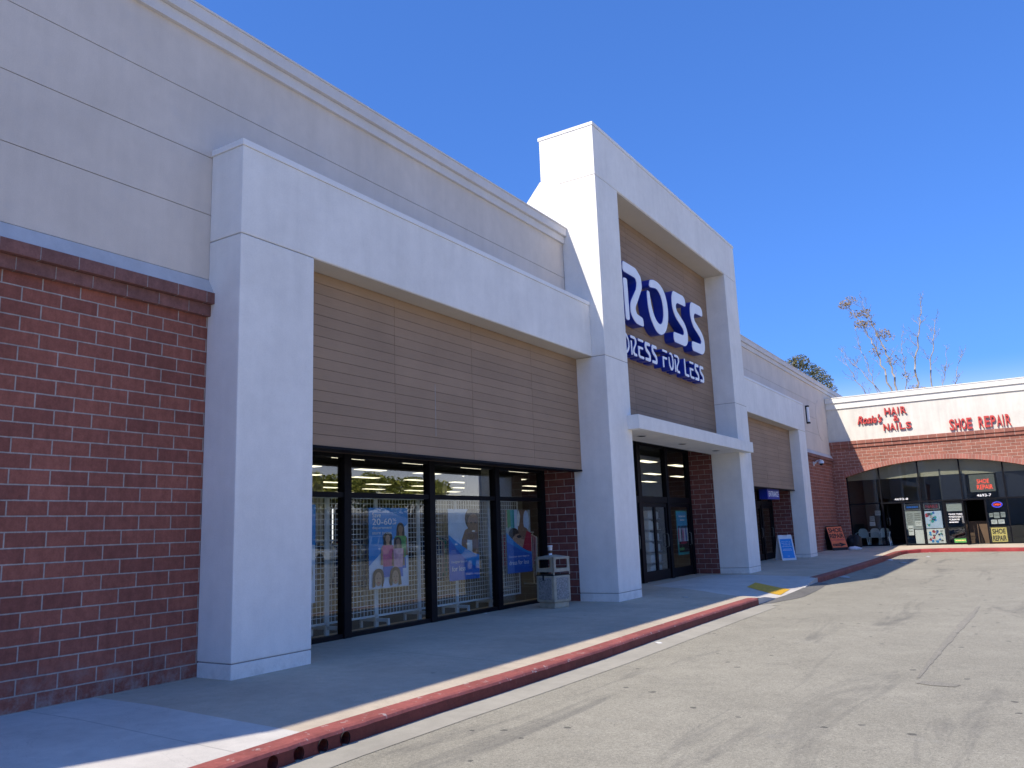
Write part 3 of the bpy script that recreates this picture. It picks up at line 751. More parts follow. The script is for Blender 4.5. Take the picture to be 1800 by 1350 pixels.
# interior shell
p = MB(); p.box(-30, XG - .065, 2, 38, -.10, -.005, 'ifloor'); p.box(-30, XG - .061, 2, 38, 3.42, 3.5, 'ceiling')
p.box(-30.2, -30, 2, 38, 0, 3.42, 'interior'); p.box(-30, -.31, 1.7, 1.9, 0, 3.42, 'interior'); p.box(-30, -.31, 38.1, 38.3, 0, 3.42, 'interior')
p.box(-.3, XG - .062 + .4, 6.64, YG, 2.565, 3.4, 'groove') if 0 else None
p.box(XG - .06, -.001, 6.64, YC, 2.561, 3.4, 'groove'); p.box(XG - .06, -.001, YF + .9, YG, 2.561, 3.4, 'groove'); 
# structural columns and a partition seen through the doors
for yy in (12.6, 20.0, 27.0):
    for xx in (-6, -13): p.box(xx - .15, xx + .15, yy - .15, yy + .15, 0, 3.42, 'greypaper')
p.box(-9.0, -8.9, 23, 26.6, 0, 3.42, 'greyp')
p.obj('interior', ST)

# interior ceiling lights: one built, the rest copies
L0 = None; k = 0
for ix in range(9):
    for iy in range(11):
        x = -2.9 - ix * 2.35; y = 7.4 + iy * 2.85 + (ix % 2) * .5
        if L0 is None:
            L0 = thing('ceiling_light', 'recessed fluorescent troffer glowing in the dark store ceiling behind the glass', 'ceiling light', (x, y, 3.42), 'troffers in the store ceiling')
            q = MB(); q.box(x - .26, x + .26, y - .66, y + .66, 3.40, 3.419, 'metal'); q.obj('housing', L0)
            q = MB(); q.box(x - .15, x + .15, y - .60, y + .60, 3.385, 3.399, 'lamp'); q.obj('diffuser', L0)
        else: dup(L0, (x, y, 3.42))

# clothes racks inside
cols = ['car_blue', 'hair', 'pink2', 'greypaper', 'teal', 'redp', 'paper', 'car_grey', 'skin2', 'green']
def clothes_rack(x, y, n, label, seed):
    rr = random.Random(seed); t = thing('clothes_rack', label, 'clothes rack', (x, y, 0), 'clothes racks on the sales floor')
    q = MB(); q.tube([(x, y, 1.3), (x, y + 1.5, 1.3)], .018, 'metal', 8)
    for yy in (y + .05, y + 1.45): q.tube([(x, yy, .03), (x, yy, 1.3)], .018, 'metal', 8); q.tube([(x - .3, yy, .03), (x + .3, yy, .03)], .018, 'metal', 8)
    q.obj('rail', t)
    for i in range(n):
        yy = y + .14 + i * 1.25 / n; q = MB(); wd = rr.uniform(.19, .24); h = rr.uniform(.6, .85); c = rr.choice(cols)
        q.prism(fillet([(-wd, 1.18), (-.05, 1.26), (.05, 1.26), (wd, 1.18), (wd * .9, 1.26 - h), (-wd * .95, 1.27 - h)], .03), (Vector((x, yy, 0)), X_, Z_, Y_), -.025, .025, c); q.obj('garment', t)
for i, (x, y, lb) in enumerate(((-3.2, 7.6, 'clothes rack on the sales floor behind the leftmost window pane'), (-3.4, 10.4, 'clothes rack on the sales floor behind the family poster'), (-3.1, 13.4, 'clothes rack on the sales floor behind the smiling woman poster'), (-3.4, 16.6, 'clothes rack deep in the store, seen past the frame beside the brick pier'))):
    clothes_rack(x, y, 14, lb, i)

# ------------------------------------------------------------------ signs on the store
def to2(pts): return pts
sg = thing('store_sign', 'big white letters with deep blue sides reading ROSS in the tall portal', 'sign', (.218, 15.8, 5.79))
XF, XB = .47, .222
def letter(par, poly, rad=.06, more=None, xf=XF, outline=True):
    q = MB(); fr = FX(0)
    for pl in [poly] + (more or []):
        pp = fillet(pl, rad)
        q.prism(pp, fr, XB, xf - .012, 'sign_blue', 'sign_blue')
        # white face slightly inset from a blue rim
        cx = sum(a for a, b in pp) / len(pp); ins = []
        n_ = len(pp); area = sum(a[0] * b[1] - b[0] * a[1] for a, b in zip(pp, pp[1:] + pp[:1])); sgn = 1 if area > 0 else -1
        for i in range(n_):
            a, b, c = Vector(pp[i - 1]), Vector(pp[i]), Vector(pp[(i + 1) % n_]); d = (c - a)
            if d.length < 1e-6: ins.append(pp[i]); continue
            d.normalize(); nn_ = Vector((-d.y, d.x)) * sgn; ins.append(tuple(b + nn_ * INS))
        q.prism(ins, fr, xf - .013, xf, 'sign_white')
    return q.obj('letter', par)
INS = .012
letter(sg, [(15.87, 6.93), (15.90, 7.13), (16.62, 7.13), (16.90, 6.98), (16.93, 6.72), (16.62, 6.33, .1), (16.47, 6.16, .1), (16.52, 6.04), (16.87, 6.01), (16.90, 5.79), (16.42, 5.79, .15), (16.16, 5.98, .15), (16.20, 6.25, .1), (16.58, 6.64, .1), (16.62, 6.80), (16.56, 6.87), (15.93, 6.87)], .08,
       [[(15.865, 6.74), (16.10, 6.76), (16.12, 5.79), (15.90, 5.77)]])
O_out = [(17.345, 6.90), (17.42, 7.06), (17.66, 7.12, .1), (18.02, 7.12, .2), (18.36, 6.96, .2), (18.50, 6.60, .2), (18.46, 6.25, .2), (18.26, 5.94, .2), (17.96, 5.79, .2), (17.66, 5.81, .2), (17.34, 6.05, .2), (17.19, 6.40, .2), (17.20, 6.76, .06), (17.36, 6.76, .06), (17.43, 6.42, .15), (17.58, 6.18, .12), (17.80, 6.06, .12), (18.02, 6.10, .12), (18.17, 6.34, .15), (18.16, 6.64, .15), (18.02, 6.85, .12), (17.80, 6.92, .08), (17.42, 6.86, .05)]
letter(sg, O_out, .06)
def Sp(o): return [(18.79 + o, 6.96), (18.90 + o, 7.15, .12), (19.64 + o, 7.17), (19.78 + o, 7.08), (19.77 + o, 6.89), (19.16 + o, 6.87), (19.05 + o, 6.77), (19.10 + o, 6.66), (19.62 + o, 6.43, .15), (19.80 + o, 6.22, .15), (19.76 + o, 5.93, .12), (19.56 + o, 5.80, .1), (18.80 + o, 5.79), (18.74 + o, 5.88), (18.76 + o, 6.06), (19.44 + o, 6.09), (19.52 + o, 6.16), (19.46 + o, 6.25), (18.96 + o, 6.46, .15), (18.78 + o, 6.70, .15)]
letter(sg, Sp(0), .07); letter(sg, Sp(1.30), .07)
sg2 = thing('store_sign', 'row of small white channel letters reading DRESS FOR LESS under the big store name', 'sign', (.218, 15.7, 5.03))
INS = .006
H0, H1 = 5.03, 5.48
def G(ch, a, w_):
    U = lambda pts: [(a + x * w_, H0 + y * (H1 - H0)) + ((r[0],) if r else ()) for x, y, *r in pts]
    t = .2
    if ch == 'D': return U([(0, 1), (.55, 1), (1, .72, .1), (1, .28, .1), (.6, 0), (0, 0), (0, .13), (.5, .14), (.78, .36), (.78, .66), (.48, .86), (0, .86)]), [U([(0, .72), (.2, .72), (.2, .26), (0, .26)])]
    if ch == 'R': return U([(0, 1), (.72, 1), (1, .88), (1, .66), (.62, .36), (.55, .24), (.64, .16), (1, .16), (1, 0), (.5, 0), (.3, .14), (.34, .34), (.74, .66), (.74, .8), (.66, .85), (0, .85)]), [U([(0, .74), (.22, .74), (.22, 0), (0, 0)])]
    if ch == 'E': return U([(0, .62), (.9, .62), (.9, .48), (.26, .48), (.26, .15), (1, .15), (1, 0), (.2, 0), (0, .1)]), [U([(.04, 1), (1, 1), (1, .86), (.04, .86)])]
    if ch == 'F': return U([(0, .62), (.9, .62), (.9, .48), (.26, .48), (.26, 0), (0, 0)]), [U([(.04, 1), (1, 1), (1, .86), (.04, .86)])]
    if ch == 'L': return U([(0, 1), (.25, 1), (.25, .16), (1, .16), (1, 0), (.12, 0), (0, .1)]), []
    if ch == 'S': return U([(0, .86), (.12, 1), (.9, 1), (1, .93), (1, .82), (.36, .8), (.3, .74), (.34, .68), (.9, .48), (1, .3), (.98, .1), (.85, 0), (.02, 0), (0, .05), (0, .17), (.66, .19), (.72, .24), (.68, .31), (.14, .5), (0, .68)]), []
    if ch == 'O': return U([(.14, .86), (.34, 1), (.66, 1), (.94, .82), (1, .5), (.93, .18), (.66, 0), (.34, 0), (.06, .2), (0, .48), (.02, .72), (.17, .74), (.22, .45), (.3, .22), (.5, .13), (.7, .24), (.78, .5), (.72, .76), (.55, .87), (.3, .86)]), []
for word, ya, yb in (('DRESS', 15.70, 17.66), ('FOR', 17.92, 19.10), ('LESS', 19.38, 20.90)):
    n_ = len(word); pitch = (yb - ya) / n_
    for i, ch in enumerate(word):
        a, b = G(ch, ya + i * pitch + .02, pitch - .075)
        letter(sg2, a, .03, b, .455)
es = thing('entrance_sign', 'blue hanging box sign with white ENTRANCE lettering beneath the right board panel', 'sign', (-.1, 28.3, 2.42))
q = MB(); q.box(-.22, .06, 27.55, 29.05, 2.09, 2.425, 'sign_blue', .008); q.obj('box', es)
q = MB(); q.text('ENTRANCE', FX(0), 27.68, 28.92, 2.17, 2.36, .061, .066, 'sign_white', bold=.015); q.obj('lettering', es)

# ------------------------------------------------------------------ gridwall racks, posters
XR = -1.0; R0 = None
RL = ['leftmost white wire rack in the store window, half hidden by the white pillar', 'white wire rack behind the left half of the family poster', 'white wire rack between the family poster and the smiling woman poster', 'white wire rack behind the smiling woman poster', 'white wire rack behind the second window mullion from the trash bin', 'rightmost white wire rack, nearest the trash bin', 'white wire rack hidden behind the pillar at the left end of the window row']
for i, y in enumerate((8.41 - 1.02, 8.41, 9.43, 10.45, 11.47, 12.49)):
    if R0 is None:
        R0 = thing('wire_rack', RL[0], 'display rack', (XR, y, 0), 'white wire racks lined up behind the store window')
        q = MB(); H = 1.9
        for k in range(14): yy = y + .03 + k * .96 / 13; q.box(XR - .0035, XR + .0035, yy - .0035, yy + .0035, .2, H, 'wire')
        for k in range(24): zz = .2 + k * (H - .2) / 23; q.box(XR + .0036, XR + .0116, y + .03, y + .99, zz - .0045, zz + .0045, 'wire')
        q.obj('wire_grid', R0)
        q = MB(); q.box(XR - .012, XR + .012, y + .0, y + .03, .17, H + .01, 'wire'); q.box(XR - .012, XR + .012, y + .99, y + 1.015, .17, H + .01, 'wire')
        q.box(XR - .012, XR + .012, y, y + 1.015, H, H + .025, 'wire'); q.box(XR - .012, XR + .012, y, y + 1.015, .175, .2, 'wire'); q.obj('frame', R0)
        q = MB(); q.box(XR - .07, XR - .03, y + .03, y + .10, .02, H, 'wire', .004); q.obj('post', R0)
        q = MB(); q.box(XR - .36, XR + .2, y + .045, y + .085, .10, .15, 'wire', .004); q.box(XR + .17, XR + .2, y + .045, y + .085, .0, .10, 'wire'); q.box(XR - .36, XR - .33, y + .045, y + .085, .0, .10, 'wire'); q.obj('foot', R0)
    else: dup(R0, (XR, y, 0), RL[i])
XP = -.84
def poster(y0, y1, z0, z1, name, label, art, xp=XP, group='printed posters hanging behind the store window'):
    t = thing(name, label, 'poster', (xp, (y0 + y1) / 2, z0), group)
    q = MB(); q.box(xp - .006, xp, y0, y1, z0, z1, art[0]); q.obj('sheet', t)
    W_, H_ = y1 - y0, z1 - z0; cnt = 0
    U = lambda pts: [(y0 + cl(x) * W_, z0 + cl(v) * H_) for x, v in pts]
    q = MB(); d = .0006; tx = MB(); ht = False
    for it in art[1:]:
        d += .0007
        if it[0] == 'T':
            ht = True; _, s_, x0, x1, v0, v1, mm = it; tx.text(s_, FX(xp), y0 + x0 * W_, y0 + x1 * W_, z0 + v0 * H_, z0 + v1 * H_, .012, .013, mm)
        else: q.prism(U(it[1]), FX(xp), d - .0006, d, it[0])
    q.obj('picture', t)
    if ht: tx.obj('lettering', t)
    return t
sw_ = lambda a, b, n=14, p=2: [(i / n, a + (b - a) * (i / n) ** p) for i in range(n + 1)]
def person(cx, top, s, shirt, hair='hair', skin='skin2', w_=1.0):
    return [(hair, ell(cx, top - .05 * s, .085 * s * w_, .06 * s)), (hair, [(cx - .09 * s, top - .05 * s), (cx + .09 * s, top - .05 * s), (cx + .1 * s, top - .18 * s), (cx - .1 * s, top - .18 * s)]), (skin, ell(cx, top - .065 * s, .055 * s, .045 * s)),
            (skin, [(cx - .03 * s, top - .1 * s), (cx + .03 * s, top - .1 * s), (cx + .04 * s, top - .14 * s), (cx - .04 * s, top - .14 * s)]),
            (skin, [(cx - .15 * s, top - .16 * s), (cx + .15 * s, top - .16 * s), (cx + .17 * s, top - .36 * s), (cx - .17 * s, top - .36 * s)]),
            (shirt, fillet([(cx - .13 * s, top - .14 * s), (cx + .13 * s, top - .14 * s), (cx + .11 * s, top - .38 * s), (cx - .11 * s, top - .38 * s)], .02)), ('blue2', [(cx - .11 * s, top - .38 * s), (cx + .11 * s, top - .38 * s), (cx + .12 * s, top - .5 * s), (cx - .12 * s, top - .5 * s)])]
poster(9.11, 10.0, .59, 1.76, 'window_poster', 'blue poster in the window reading Save 20-60% off, with a family group', ['bluep', ('pale', [(0, 0), (1, 0), (1, .80)] + [(x, .28 + .52 * x ** 1.0) for x in (.8, .6, .4, .2, 0)])] +
       person(.80, .80, 1.15, 'green', skin='skin') + person(.46, .68, 1.1, 'pink', w_=1.3) + person(.72, .62, 1.0, 'pink2', skin='skin') + [('brown', ell(.21, .17, .13, .075)), ('brown', [(.08, .17), (.14, .17), (.13, .02), (.06, .02)]), ('brown', [(.28, .17), (.34, .17), (.36, .02), (.29, .02)]), ('skin2', ell(.21, .115, .085, .085)), ('hair', ell(.175, .125, .016, .006)), ('hair', ell(.245, .125, .016, .006)), ('redp', ell(.21, .07, .03, .006)), ('brown', ell(.63, .175, .13, .075)), ('brown', [(.5, .17), (.56, .17), (.55, .02), (.47, .02)]), ('brown', [(.70, .17), (.76, .17), (.79, .02), (.71, .02)]), ('skin2', ell(.63, .12, .085, .085)), ('hair', ell(.595, .13, .016, .006)), ('hair', ell(.665, .13, .016, .006)), ('redp', ell(.63, .075, .03, .006)), ('pale', [(.3, 0), (.5, 0), (.42, .12), (.34, .1)]),
       ('T', 'Save', .07, .28, .88, .94, 'sign_white'), ('T', '20-60', .07, .56, .785, .865, 'sign_white'), ('T', '%', .58, .68, .83, .865, 'sign_white'), ('T', 'off', .58, .68, .787, .815, 'sign_white'), ('T', 'department', .07, .56, .72, .77, 'sign_white'), ('T', 'store prices', .07, .55, .655, .705, 'sign_white')])
poster(11.05, 11.92, .57, 1.75, 'window_poster', 'poster of a smiling woman above a blue swoosh reading Designer brands for less', ['pale', ('skin', fillet([(.45, .3), (.42, .55), (.55, .70), (.75, .74), (1, .76), (1, .3)], .03)), ('paper', [(.6, .36), (.78, .36), (.78, .55), (.62, .56)]), ('hair', ell(.82, .86, .27, .17)), ('skin', ell(.83, .77, .2, .17)),
       ('hair', ell(.76, .80, .035, .012)), ('hair', ell(.90, .80, .035, .012)), ('paper', ell(.83, .68, .06, .012)),
       ('bluep', [(0, 0), (1, 0), (1, .34)] + [(1 - t / 10, .34 + .30 * (t / 10) ** 1.4) for t in range(1, 11)]), ('blue2', [(0, 0), (1, 0), (1, .16)] + [(1 - t / 10, .16 + .44 * (t / 10) ** 1.6) for t in range(1, 11)]),
       ('T', 'Designer brands', .06, .58, .235, .275, 'sign_white'), ('T', 'for less', .07, .52, .13, .20, 'sign_white')])
poster(12.82, 13.70, .58, 1.74, 'window_poster', 'colourful poster with a cropped face above blue, reading Discover new ways to dress for less', ['greypaper', ('skin2', [(0, .72), (.1, .72), (.08, 1), (0, 1)]), ('green', [(.07, .7), (.2, .74), (.18, 1), (.06, 1)]), ('teal', [(.2, .66), (.34, .66), (.34, 1), (.18, 1)]), ('pale', [(.34, .6), (.5, .62), (.46, 1), (.34, 1)]), ('skin', [(.46, .62), (.72, .6), (.9, 1), (.5, 1)]), ('paper', [(.42, .74), (.52, .74), (.58, .9), (.52, 1), (.45, .9)]), ('pale', ell(.82, .82, .12, .17)), ('hair', ell(.3, .62, .2, .09)), ('skin2', ell(.52, .5, .3, .12)), ('skin', ell(.7, .62, .2, .10)), ('hair', ell(.5, .57, .09, .025)), ('redp', [(.6, .34), (1, .30), (1, .62), (.82, .66)]),
       ('bluep', [(0, 0), (1, 0), (1, .32)] + [(1 - t / 10, .32 + .32 * (t / 10) ** 1.6) for t in range(1, 11)]), ('blue2', [(0, 0), (1, 0), (1, .28)] + [(1 - t / 10, .28 + .22 * (t / 10) ** 1.3) for t in range(1, 11)]),
       ('T', 'Discover new ways to', .06, .88, .235, .275, 'sign_white'), ('T', 'dress for less', .07, .86, .13, .20, 'sign_white')])
poster(7.20, 8.05, .5, 1.80, 'window_poster', 'blue and grey poster at the left window end, mostly hidden by the pillar', ['bluep', ('pale', [(0, 0), (1, 0), (1, .58), (0, .7)]), ('greypaper', ell(.6, .3, .35, .2)), ('skin', ell(.5, .45, .2, .1))])
poster(21.22, 22.06, .55, 1.73, 'window_poster', 'teal framed poster on the right door under the canopy, with a row of people', ['teal', ('sky_p', [(.04, .55), (.96, .55), (.96, .97), (.04, .97)]), ('pale', [(.06, .25), (.94, .25), (.94, .6), (.06, .6)]), ('T', '=', .2, .8, .84, .9, 'sign_white'), ('T', '=', .3, .7, .76, .81, 'sign_white')] + [(c, ell(.12 + i * .13, .45, .055, .17)) for i, c in enumerate(('redp', 'paper', 'car_grey', 'pink', 'paper', 'blue2', 'paper'))] + [('hair', ell(.12 + i * .13, .63, .04, .03)) for i in range(7)] + [('black', [(.08, .06), (.94, .06), (.94, .3), (.08, .3)]), ('redp', ell(.5, .27, .3, .03)), ('green', [(.1, .1), (.5, .1), (.5, .16), (.1, .16)])], xp=-.755, group='posters on the doors')
# shelf of bagged goods behind the left door
t = thing('display_shelf', 'tall narrow shelf of pale packaged goods behind the left door under the canopy', 'shelf', (-1.2, 20.3, 0))
q = MB(); q.box(-1.35, -1.32, 19.95, 20.7, 0, 1.75, 'metal'); 
for k_ in range(6): q.box(-1.34, -1.0, 19.95, 20.7, .12 + k_ * .28, .135 + k_ * .28, 'metal')
q.obj('shelf_frame', t)
rr = random.Random(4)
for k_ in range(6):
    for j in range(3):
        q = MB(); yy = 19.99 + j * .235; zz = .137 + k_ * .28; h = rr.uniform(.17, .25); q.box(-1.28, -1.04 + rr.uniform(-.02, .03), yy, yy + .21, zz, zz + h, rr.choice(['paper', 'greypaper', 'plastic', 'paper']), .03); q.obj('package', t)

# ------------------------------------------------------------------ trash bin and cup
def rot2(cx, cy, a):
    ca, sa = math.cos(a), math.sin(a)
    return lambda x, y, z: (cx + x * ca - y * sa, cy + x * sa + y * ca, z)
BX, BY = .07, 12.90; rt = rot2(BX, BY, R(-13))
tb = thing('trash_bin', 'square concrete trash bin with pebble panels and open hood beside the brick pier', 'trash bin', (BX, BY, 0))
def frust(q, h0, z0, h1, z1, m, bev=.02):
    q.hexa([rt(*p) for p in ((-h0, -h0, z0), (h0, -h0, z0), (h0, h0, z0), (-h0, h0, z0), (-h1, -h1, z1), (h1, -h1, z1), (h1, h1, z1), (-h1, h1, z1))], m, bev)
q = MB(); frust(q, .185, 0, .185, .10, 'bin', .015); q.obj('plinth', tb)
q = MB(); frust(q, .215, .10, .215, .555, 'bin', .025)
bo = q.obj('body', tb)
for ang in range(4):
    q = MB(); r2 = rot2(BX, BY, R(-13 + 90 * ang)); q.hexa([r2(*p) for p in ((-.155, -.221, .145), (.155, -.221, .145), (.155, -.214, .145), (-.155, -.214, .145), (-.155, -.221, .52), (.155, -.221, .52), (.155, -.214, .52), (-.155, -.214, .52))], 'agg', .004); q.obj('pebble_panel', tb).parent = bo
q = MB()
for ang in range(4):
    r2 = rot2(BX, BY, R(-13 + 90 * ang))
    # hood wall with a rounded opening: ring of quads
    A, B = .215, .198
    outer = [(-A, .565), (A, .565), (A * .96, .872), (-A * .96, .872)]; hole = fillet([(-.155, .675), (.155, .675), (.15, .835), (-.15, .835)], .03, 4)
    oo = []
    for (hx, hz) in hole:
        dx, dz = hx, hz - .755; s_ = min(A / abs(dx) if dx else 9, (.117 if dz > 0 else .19) / abs(dz) if dz else 9); oo.append((dx * s_, .755 + dz * s_))
    n_ = len(hole)
    for i in range(n_):
        j = (i + 1) % n_
        q.poly([r2(oo[i][0], -A, oo[i][1]), r2(oo[j][0], -A, oo[j][1]), r2(hole[j][0], -A, hole[j][1]), r2(hole[i][0], -A, hole[i][1])], 'bin')
        q.poly([r2(hole[i][0], -A, hole[i][1]), r2(hole[j][0], -A, hole[j][1]), r2(hole[j][0], -B, hole[j][1]), r2(hole[i][0], -B, hole[i][1])], 'bin')
        q.poly([r2(oo[j][0], -B, oo[j][1]), r2(oo[i][0], -B, oo[i][1]), r2(hole[i][0], -B, hole[i][1]), r2(hole[j][0], -B, hole[j][1])], 'bin')
    q.poly([r2(A, -A, .565), r2(A, -A, .872), r2(A * .9, -A, .872), r2(A * .9, -A, .565)], 'bin')
    q.poly([r2(-A, -A, .872), r2(-A, -A, .565), r2(-A * .9, -A, .565), r2(-A * .9, -A, .872)], 'bin')
frust(q, .205, .871, .05, .905, 'bin', .006)
q.obj('hood', tb)
q = MB(); frust(q, .208, .553, .208, .567, 'black', 0); q.obj('seam', tb)
q = MB(); q.hexa([rt(*p) for p in ((-.05, -.228, .47), (-.015, -.228, .47), (-.015, -.218, .47), (-.05, -.218, .47), (-.05, -.228, .56), (-.015, -.228, .56), (-.015, -.218, .56), (-.05, -.218, .56))], 'black', .003); q.obj('latch', tb)
cup = thing('coffee_cup', 'white paper coffee cup with brown sleeve standing on the trash bin', 'cup', (.055, 12.86, .903))
q = MB(); q.tube([(.055, 12.86, .9), (.055, 12.86, 1.055)], [.03, .043], 'paper', 16); q.obj('cup', cup)
q = MB(); q.tube([(.055, 12.86, .935), (.055, 12.86, .985)], [.034, .039], 'brown', 16); q.obj('sleeve', cup)
q = MB(); q.tube([(.055, 12.86, 1.053), (.055, 12.86, 1.06), (.055, 12.86, 1.072)], [.047, .047, .04], 'plastic', 16); q.obj('lid', cup)

# ------------------------------------------------------------------ A-frame signs
def frame_on(p0, p1, top_shift, h):
    """bottom edge p0->p1 (2D), leaning back by top_shift along inward normal, height h"""
    a = Vector((*p0,)); b = Vector((*p1,)); u = (b - a); W_ = u.length; u.normalize()
    nrm = Vector((u.y, -u.x, 0)); back = -nrm
    v = (Z_ * h + back * top_shift).normalized(); return a, u, v, u.cross(v), W_, math.hypot(h, top_shift)
zb = .031
a = thing('a_frame_sign', 'white plastic A-frame sign with blue notice in front of the right white pillar', 'sign', (.2, 29.0, zb))
o_, u_, v_, n_, W_, H_ = frame_on(Vector((.02, 28.80, zb)), Vector((.40, 29.22, zb)), .17, .85)
fr = (o_, u_, v_, n_)
q = MB(); q.prism(fillet([(0, 0), (W_, 0), (W_ * .97, H_), (W_ * .68, H_, .01), (W_ * .64, H_ - .05, .01), (W_ * .36, H_ - .05, .01), (W_ * .32, H_, .01), (W_ * .03, H_)], .03), fr, -.025, 0, 'plastic'); q.obj('front_panel', a)
bk = -Vector((u_.y, -u_.x, 0)); o2 = o_ + bk * .42; v2 = (Z_ * .85 - bk * .20).normalized()
q = MB(); q.prism(fillet([(0, 0), (W_, 0), (W_ * .97, H_), (W_ * .03, H_)], .03), (o2, u_, v2, u_.cross(v2)), 0, .025, 'plastic'); q.obj('back_panel', a)
q = MB(); q.prism(fillet([(.05, .07), (W_ - .05, .07), (W_ - .06, H_ - .14), (.06, H_ - .14)], .01), fr, .0005, .003, 'bluep'); q.obj('notice', a)
q = MB(); x0, x1 = .12, W_ - .12
for s_, l0, l1, zz, hh in (('Now open to', .14, .86, .62, .032), ('6pm for your', .1, .9, .565, .032), ('shopping', .2, .8, .51, .032), ('convenience', .1, .9, .455, .032), ('=', .14, .86, .37, .018), ('=', .1, .9, .33, .018), ('ROSS', .42, .58, .13, .02)):
    q.text(s_, fr, .05 + (W_ - .1) * l0, .05 + (W_ - .1) * l1, zz, zz + hh, .0035, .0045, 'sign_white')
q.obj('lettering', a)
a = thing('a_frame_sign', 'orange SHOE REPAIR sandwich board with black letters leaning near the brick corner', 'sign', (.5, 36.0, .09))
o_, u_, v_, n_, W_, H_ = frame_on(Vector((.34, 35.72, .087)), Vector((.84, 36.30, .09)), .34, .98)
fr = (o_, u_, v_, n_)
q = MB(); q.prism([(0, 0), (W_, 0), (W_, H_), (0, H_)], fr, -.02, 0, 'black'); q.obj('front_board', a)
bk = -Vector((u_.y, -u_.x, 0)); o2 = o_ + bk * .62; v2 = (Z_ * .98 - bk * .28).normalized()
q = MB(); q.prism([(0, 0), (W_, 0), (W_, H_), (0, H_)], (o2, u_, v2, u_.cross(v2)), 0, .02, 'black'); q.obj('back_board', a)
q = MB(); q.prism([(.02, .12), (W_ - .02, .12), (W_ - .02, H_ - .03), (.02, H_ - .03)], fr, .0005, .003, 'orange'); q.obj('face', a)
q = MB(); q.text('SHOE', fr, .06, W_ - .06, .76, .95, .0035, .005, 'black', bold=.03); q.text('REPAIR', fr, .05, W_ - .04, .52, .71, .0035, .005, 'black', bold=.03); q.text('& ACCESSORIES', fr, .06, W_ - .05, .41, .475, .0035, .005, 'redp', bold=.02)
q.prism([(.06, .18), (.42, .18), (.42, .15), (W_ - .05, .235), (.40, .33), (.42, .29), (.06, .27)], fr, .0035, .005, 'black'); q.text('NEXT TO ROSS', fr, .09, .46, .205, .245, .0055, .0065, 'orange', bold=.01)
q.obj('lettering', a)
def blob(name, x, y, z, r, m, lab, cat, seed, flat=.5, sx=1):
    q = MB(); bmesh.ops.create_icosphere(q.bm, subdivisions=3, radius=r); rr = random.Random(seed)
    for v in q.bm.verts:
        k_ = 1 + .25 * math.sin(v.co.x * 23 / r * .1 + seed) + rr.uniform(-.13, .13); v.co = Vector((v.co.x * k_ * sx, v.co.y * k_, max(-r * flat * .6, v.co.z * k_ * flat)))
    zmin = min(v.co.z for v in q.bm.verts); bmesh.ops.translate(q.bm, verts=q.bm.verts, vec=(x, y, z - zmin)); q.mi(m)
    for f in q.bm.faces: f.smooth = True
    o = q.obj(name, org=(x, y, z)); return tag(o, lab, cat)
blob('plastic_bag', 1.17, 36.1, .088, .17, 'plastic', 'white plastic bag lying beside the orange sandwich board', 'bag', 3, .5, 1.6)
blob('backpack', .98, 36.75, .095, .26, 'black', 'dark bag standing behind the orange sandwich board', 'bag', 5, 1.6)

# ------------------------------------------------------------------ wall light, camera
t = thing('wall_light', 'slim vertical wall light on the taupe stucco beyond the right portal', 'wall light', (0, 34.8, 5.6))
q = MB(); q.box(.001, .04, 34.74, 34.86, 5.27, 6.02, 'black', .004); q.obj('back_plate', t)
q = MB(); q.box(.04, .13, 34.75, 34.85, 5.33, 5.96, 'sign_white', .02); q.obj('diffuser', t)
q = MB(); q.box(.04, .14, 34.74, 34.86, 5.96, 6.02, 'black', .004); q.box(.04, .14, 34.74, 34.86, 5.27, 5.33, 'black', .004); q.obj('end_cap', t)
t = thing('security_camera', 'white dome security camera on a bracket under the brick band', 'camera', (0, 35.2, 3.7))
q = MB(); q.box(.001, .03, 35.15, 35.3, 3.55, 3.72, 'plastic', .005); q.tube([(.02, 35.22, 3.64), (.2, 35.15, 3.74), (.34, 35.1, 3.74)], [.045, .04, .05], 'plastic', 12); q.obj('bracket', t)
q = MB(); q.tube([(.34, 35.1, 3.76), (.34, 35.1, 3.70), (.34, 35.1, 3.62)], [.07, .11, .105], 'plastic', 18); q.obj('housing', t)
q = MB(); q.tube([(.34, 35.1, 3.619), (.34, 35.1, 3.58), (.34, 35.1, 3.54)], [.085, .075, .03], 'black', 16); q.obj('dome', t)

# ------------------------------------------------------------------ shop building on the right
SH = thing('shop_building', 'brick strip of shops with a wide shallow arch and cream stucco fascia', 'building', (4.2, YR, .1))
XC, AR, ZA = 4.05, 11.8, 3.71
def arch_z(x): return ZA - AR + math.sqrt(max(0, AR * AR - (x - XC) ** 2))
XA0, XA1 = .50, 7.60; XE = 13.5
mb = MB()
mb.box(.001, XA0, YR, YR + .4, -.2, 4.42, 'brick_shop'); mb.box(XA1, XE, YR, YR + .4, -.2, 4.42, 'brick_shop')
NA = 40
for i in range(NA):
    a_, b_ = XA0 + (XA1 - XA0) * i / NA, XA0 + (XA1 - XA0) * (i + 1) / NA
    za, zb_ = arch_z(a_), arch_z(b_)
    mb.poly([(a_, YR, za), (b_, YR, zb_), (b_, YR, 4.42), (a_, YR, 4.42)], 'brick_shop')
    mb.poly([(a_, YR, za), (a_, YR + .4, za), (b_, YR + .4, zb_), (b_, YR, zb_)], 'brick_shop')
mb.box(XA0, XA1, YR + .41, YR + .5, 3.9, 4.42, 'groove')
mb.obj('brick_wall', SH)
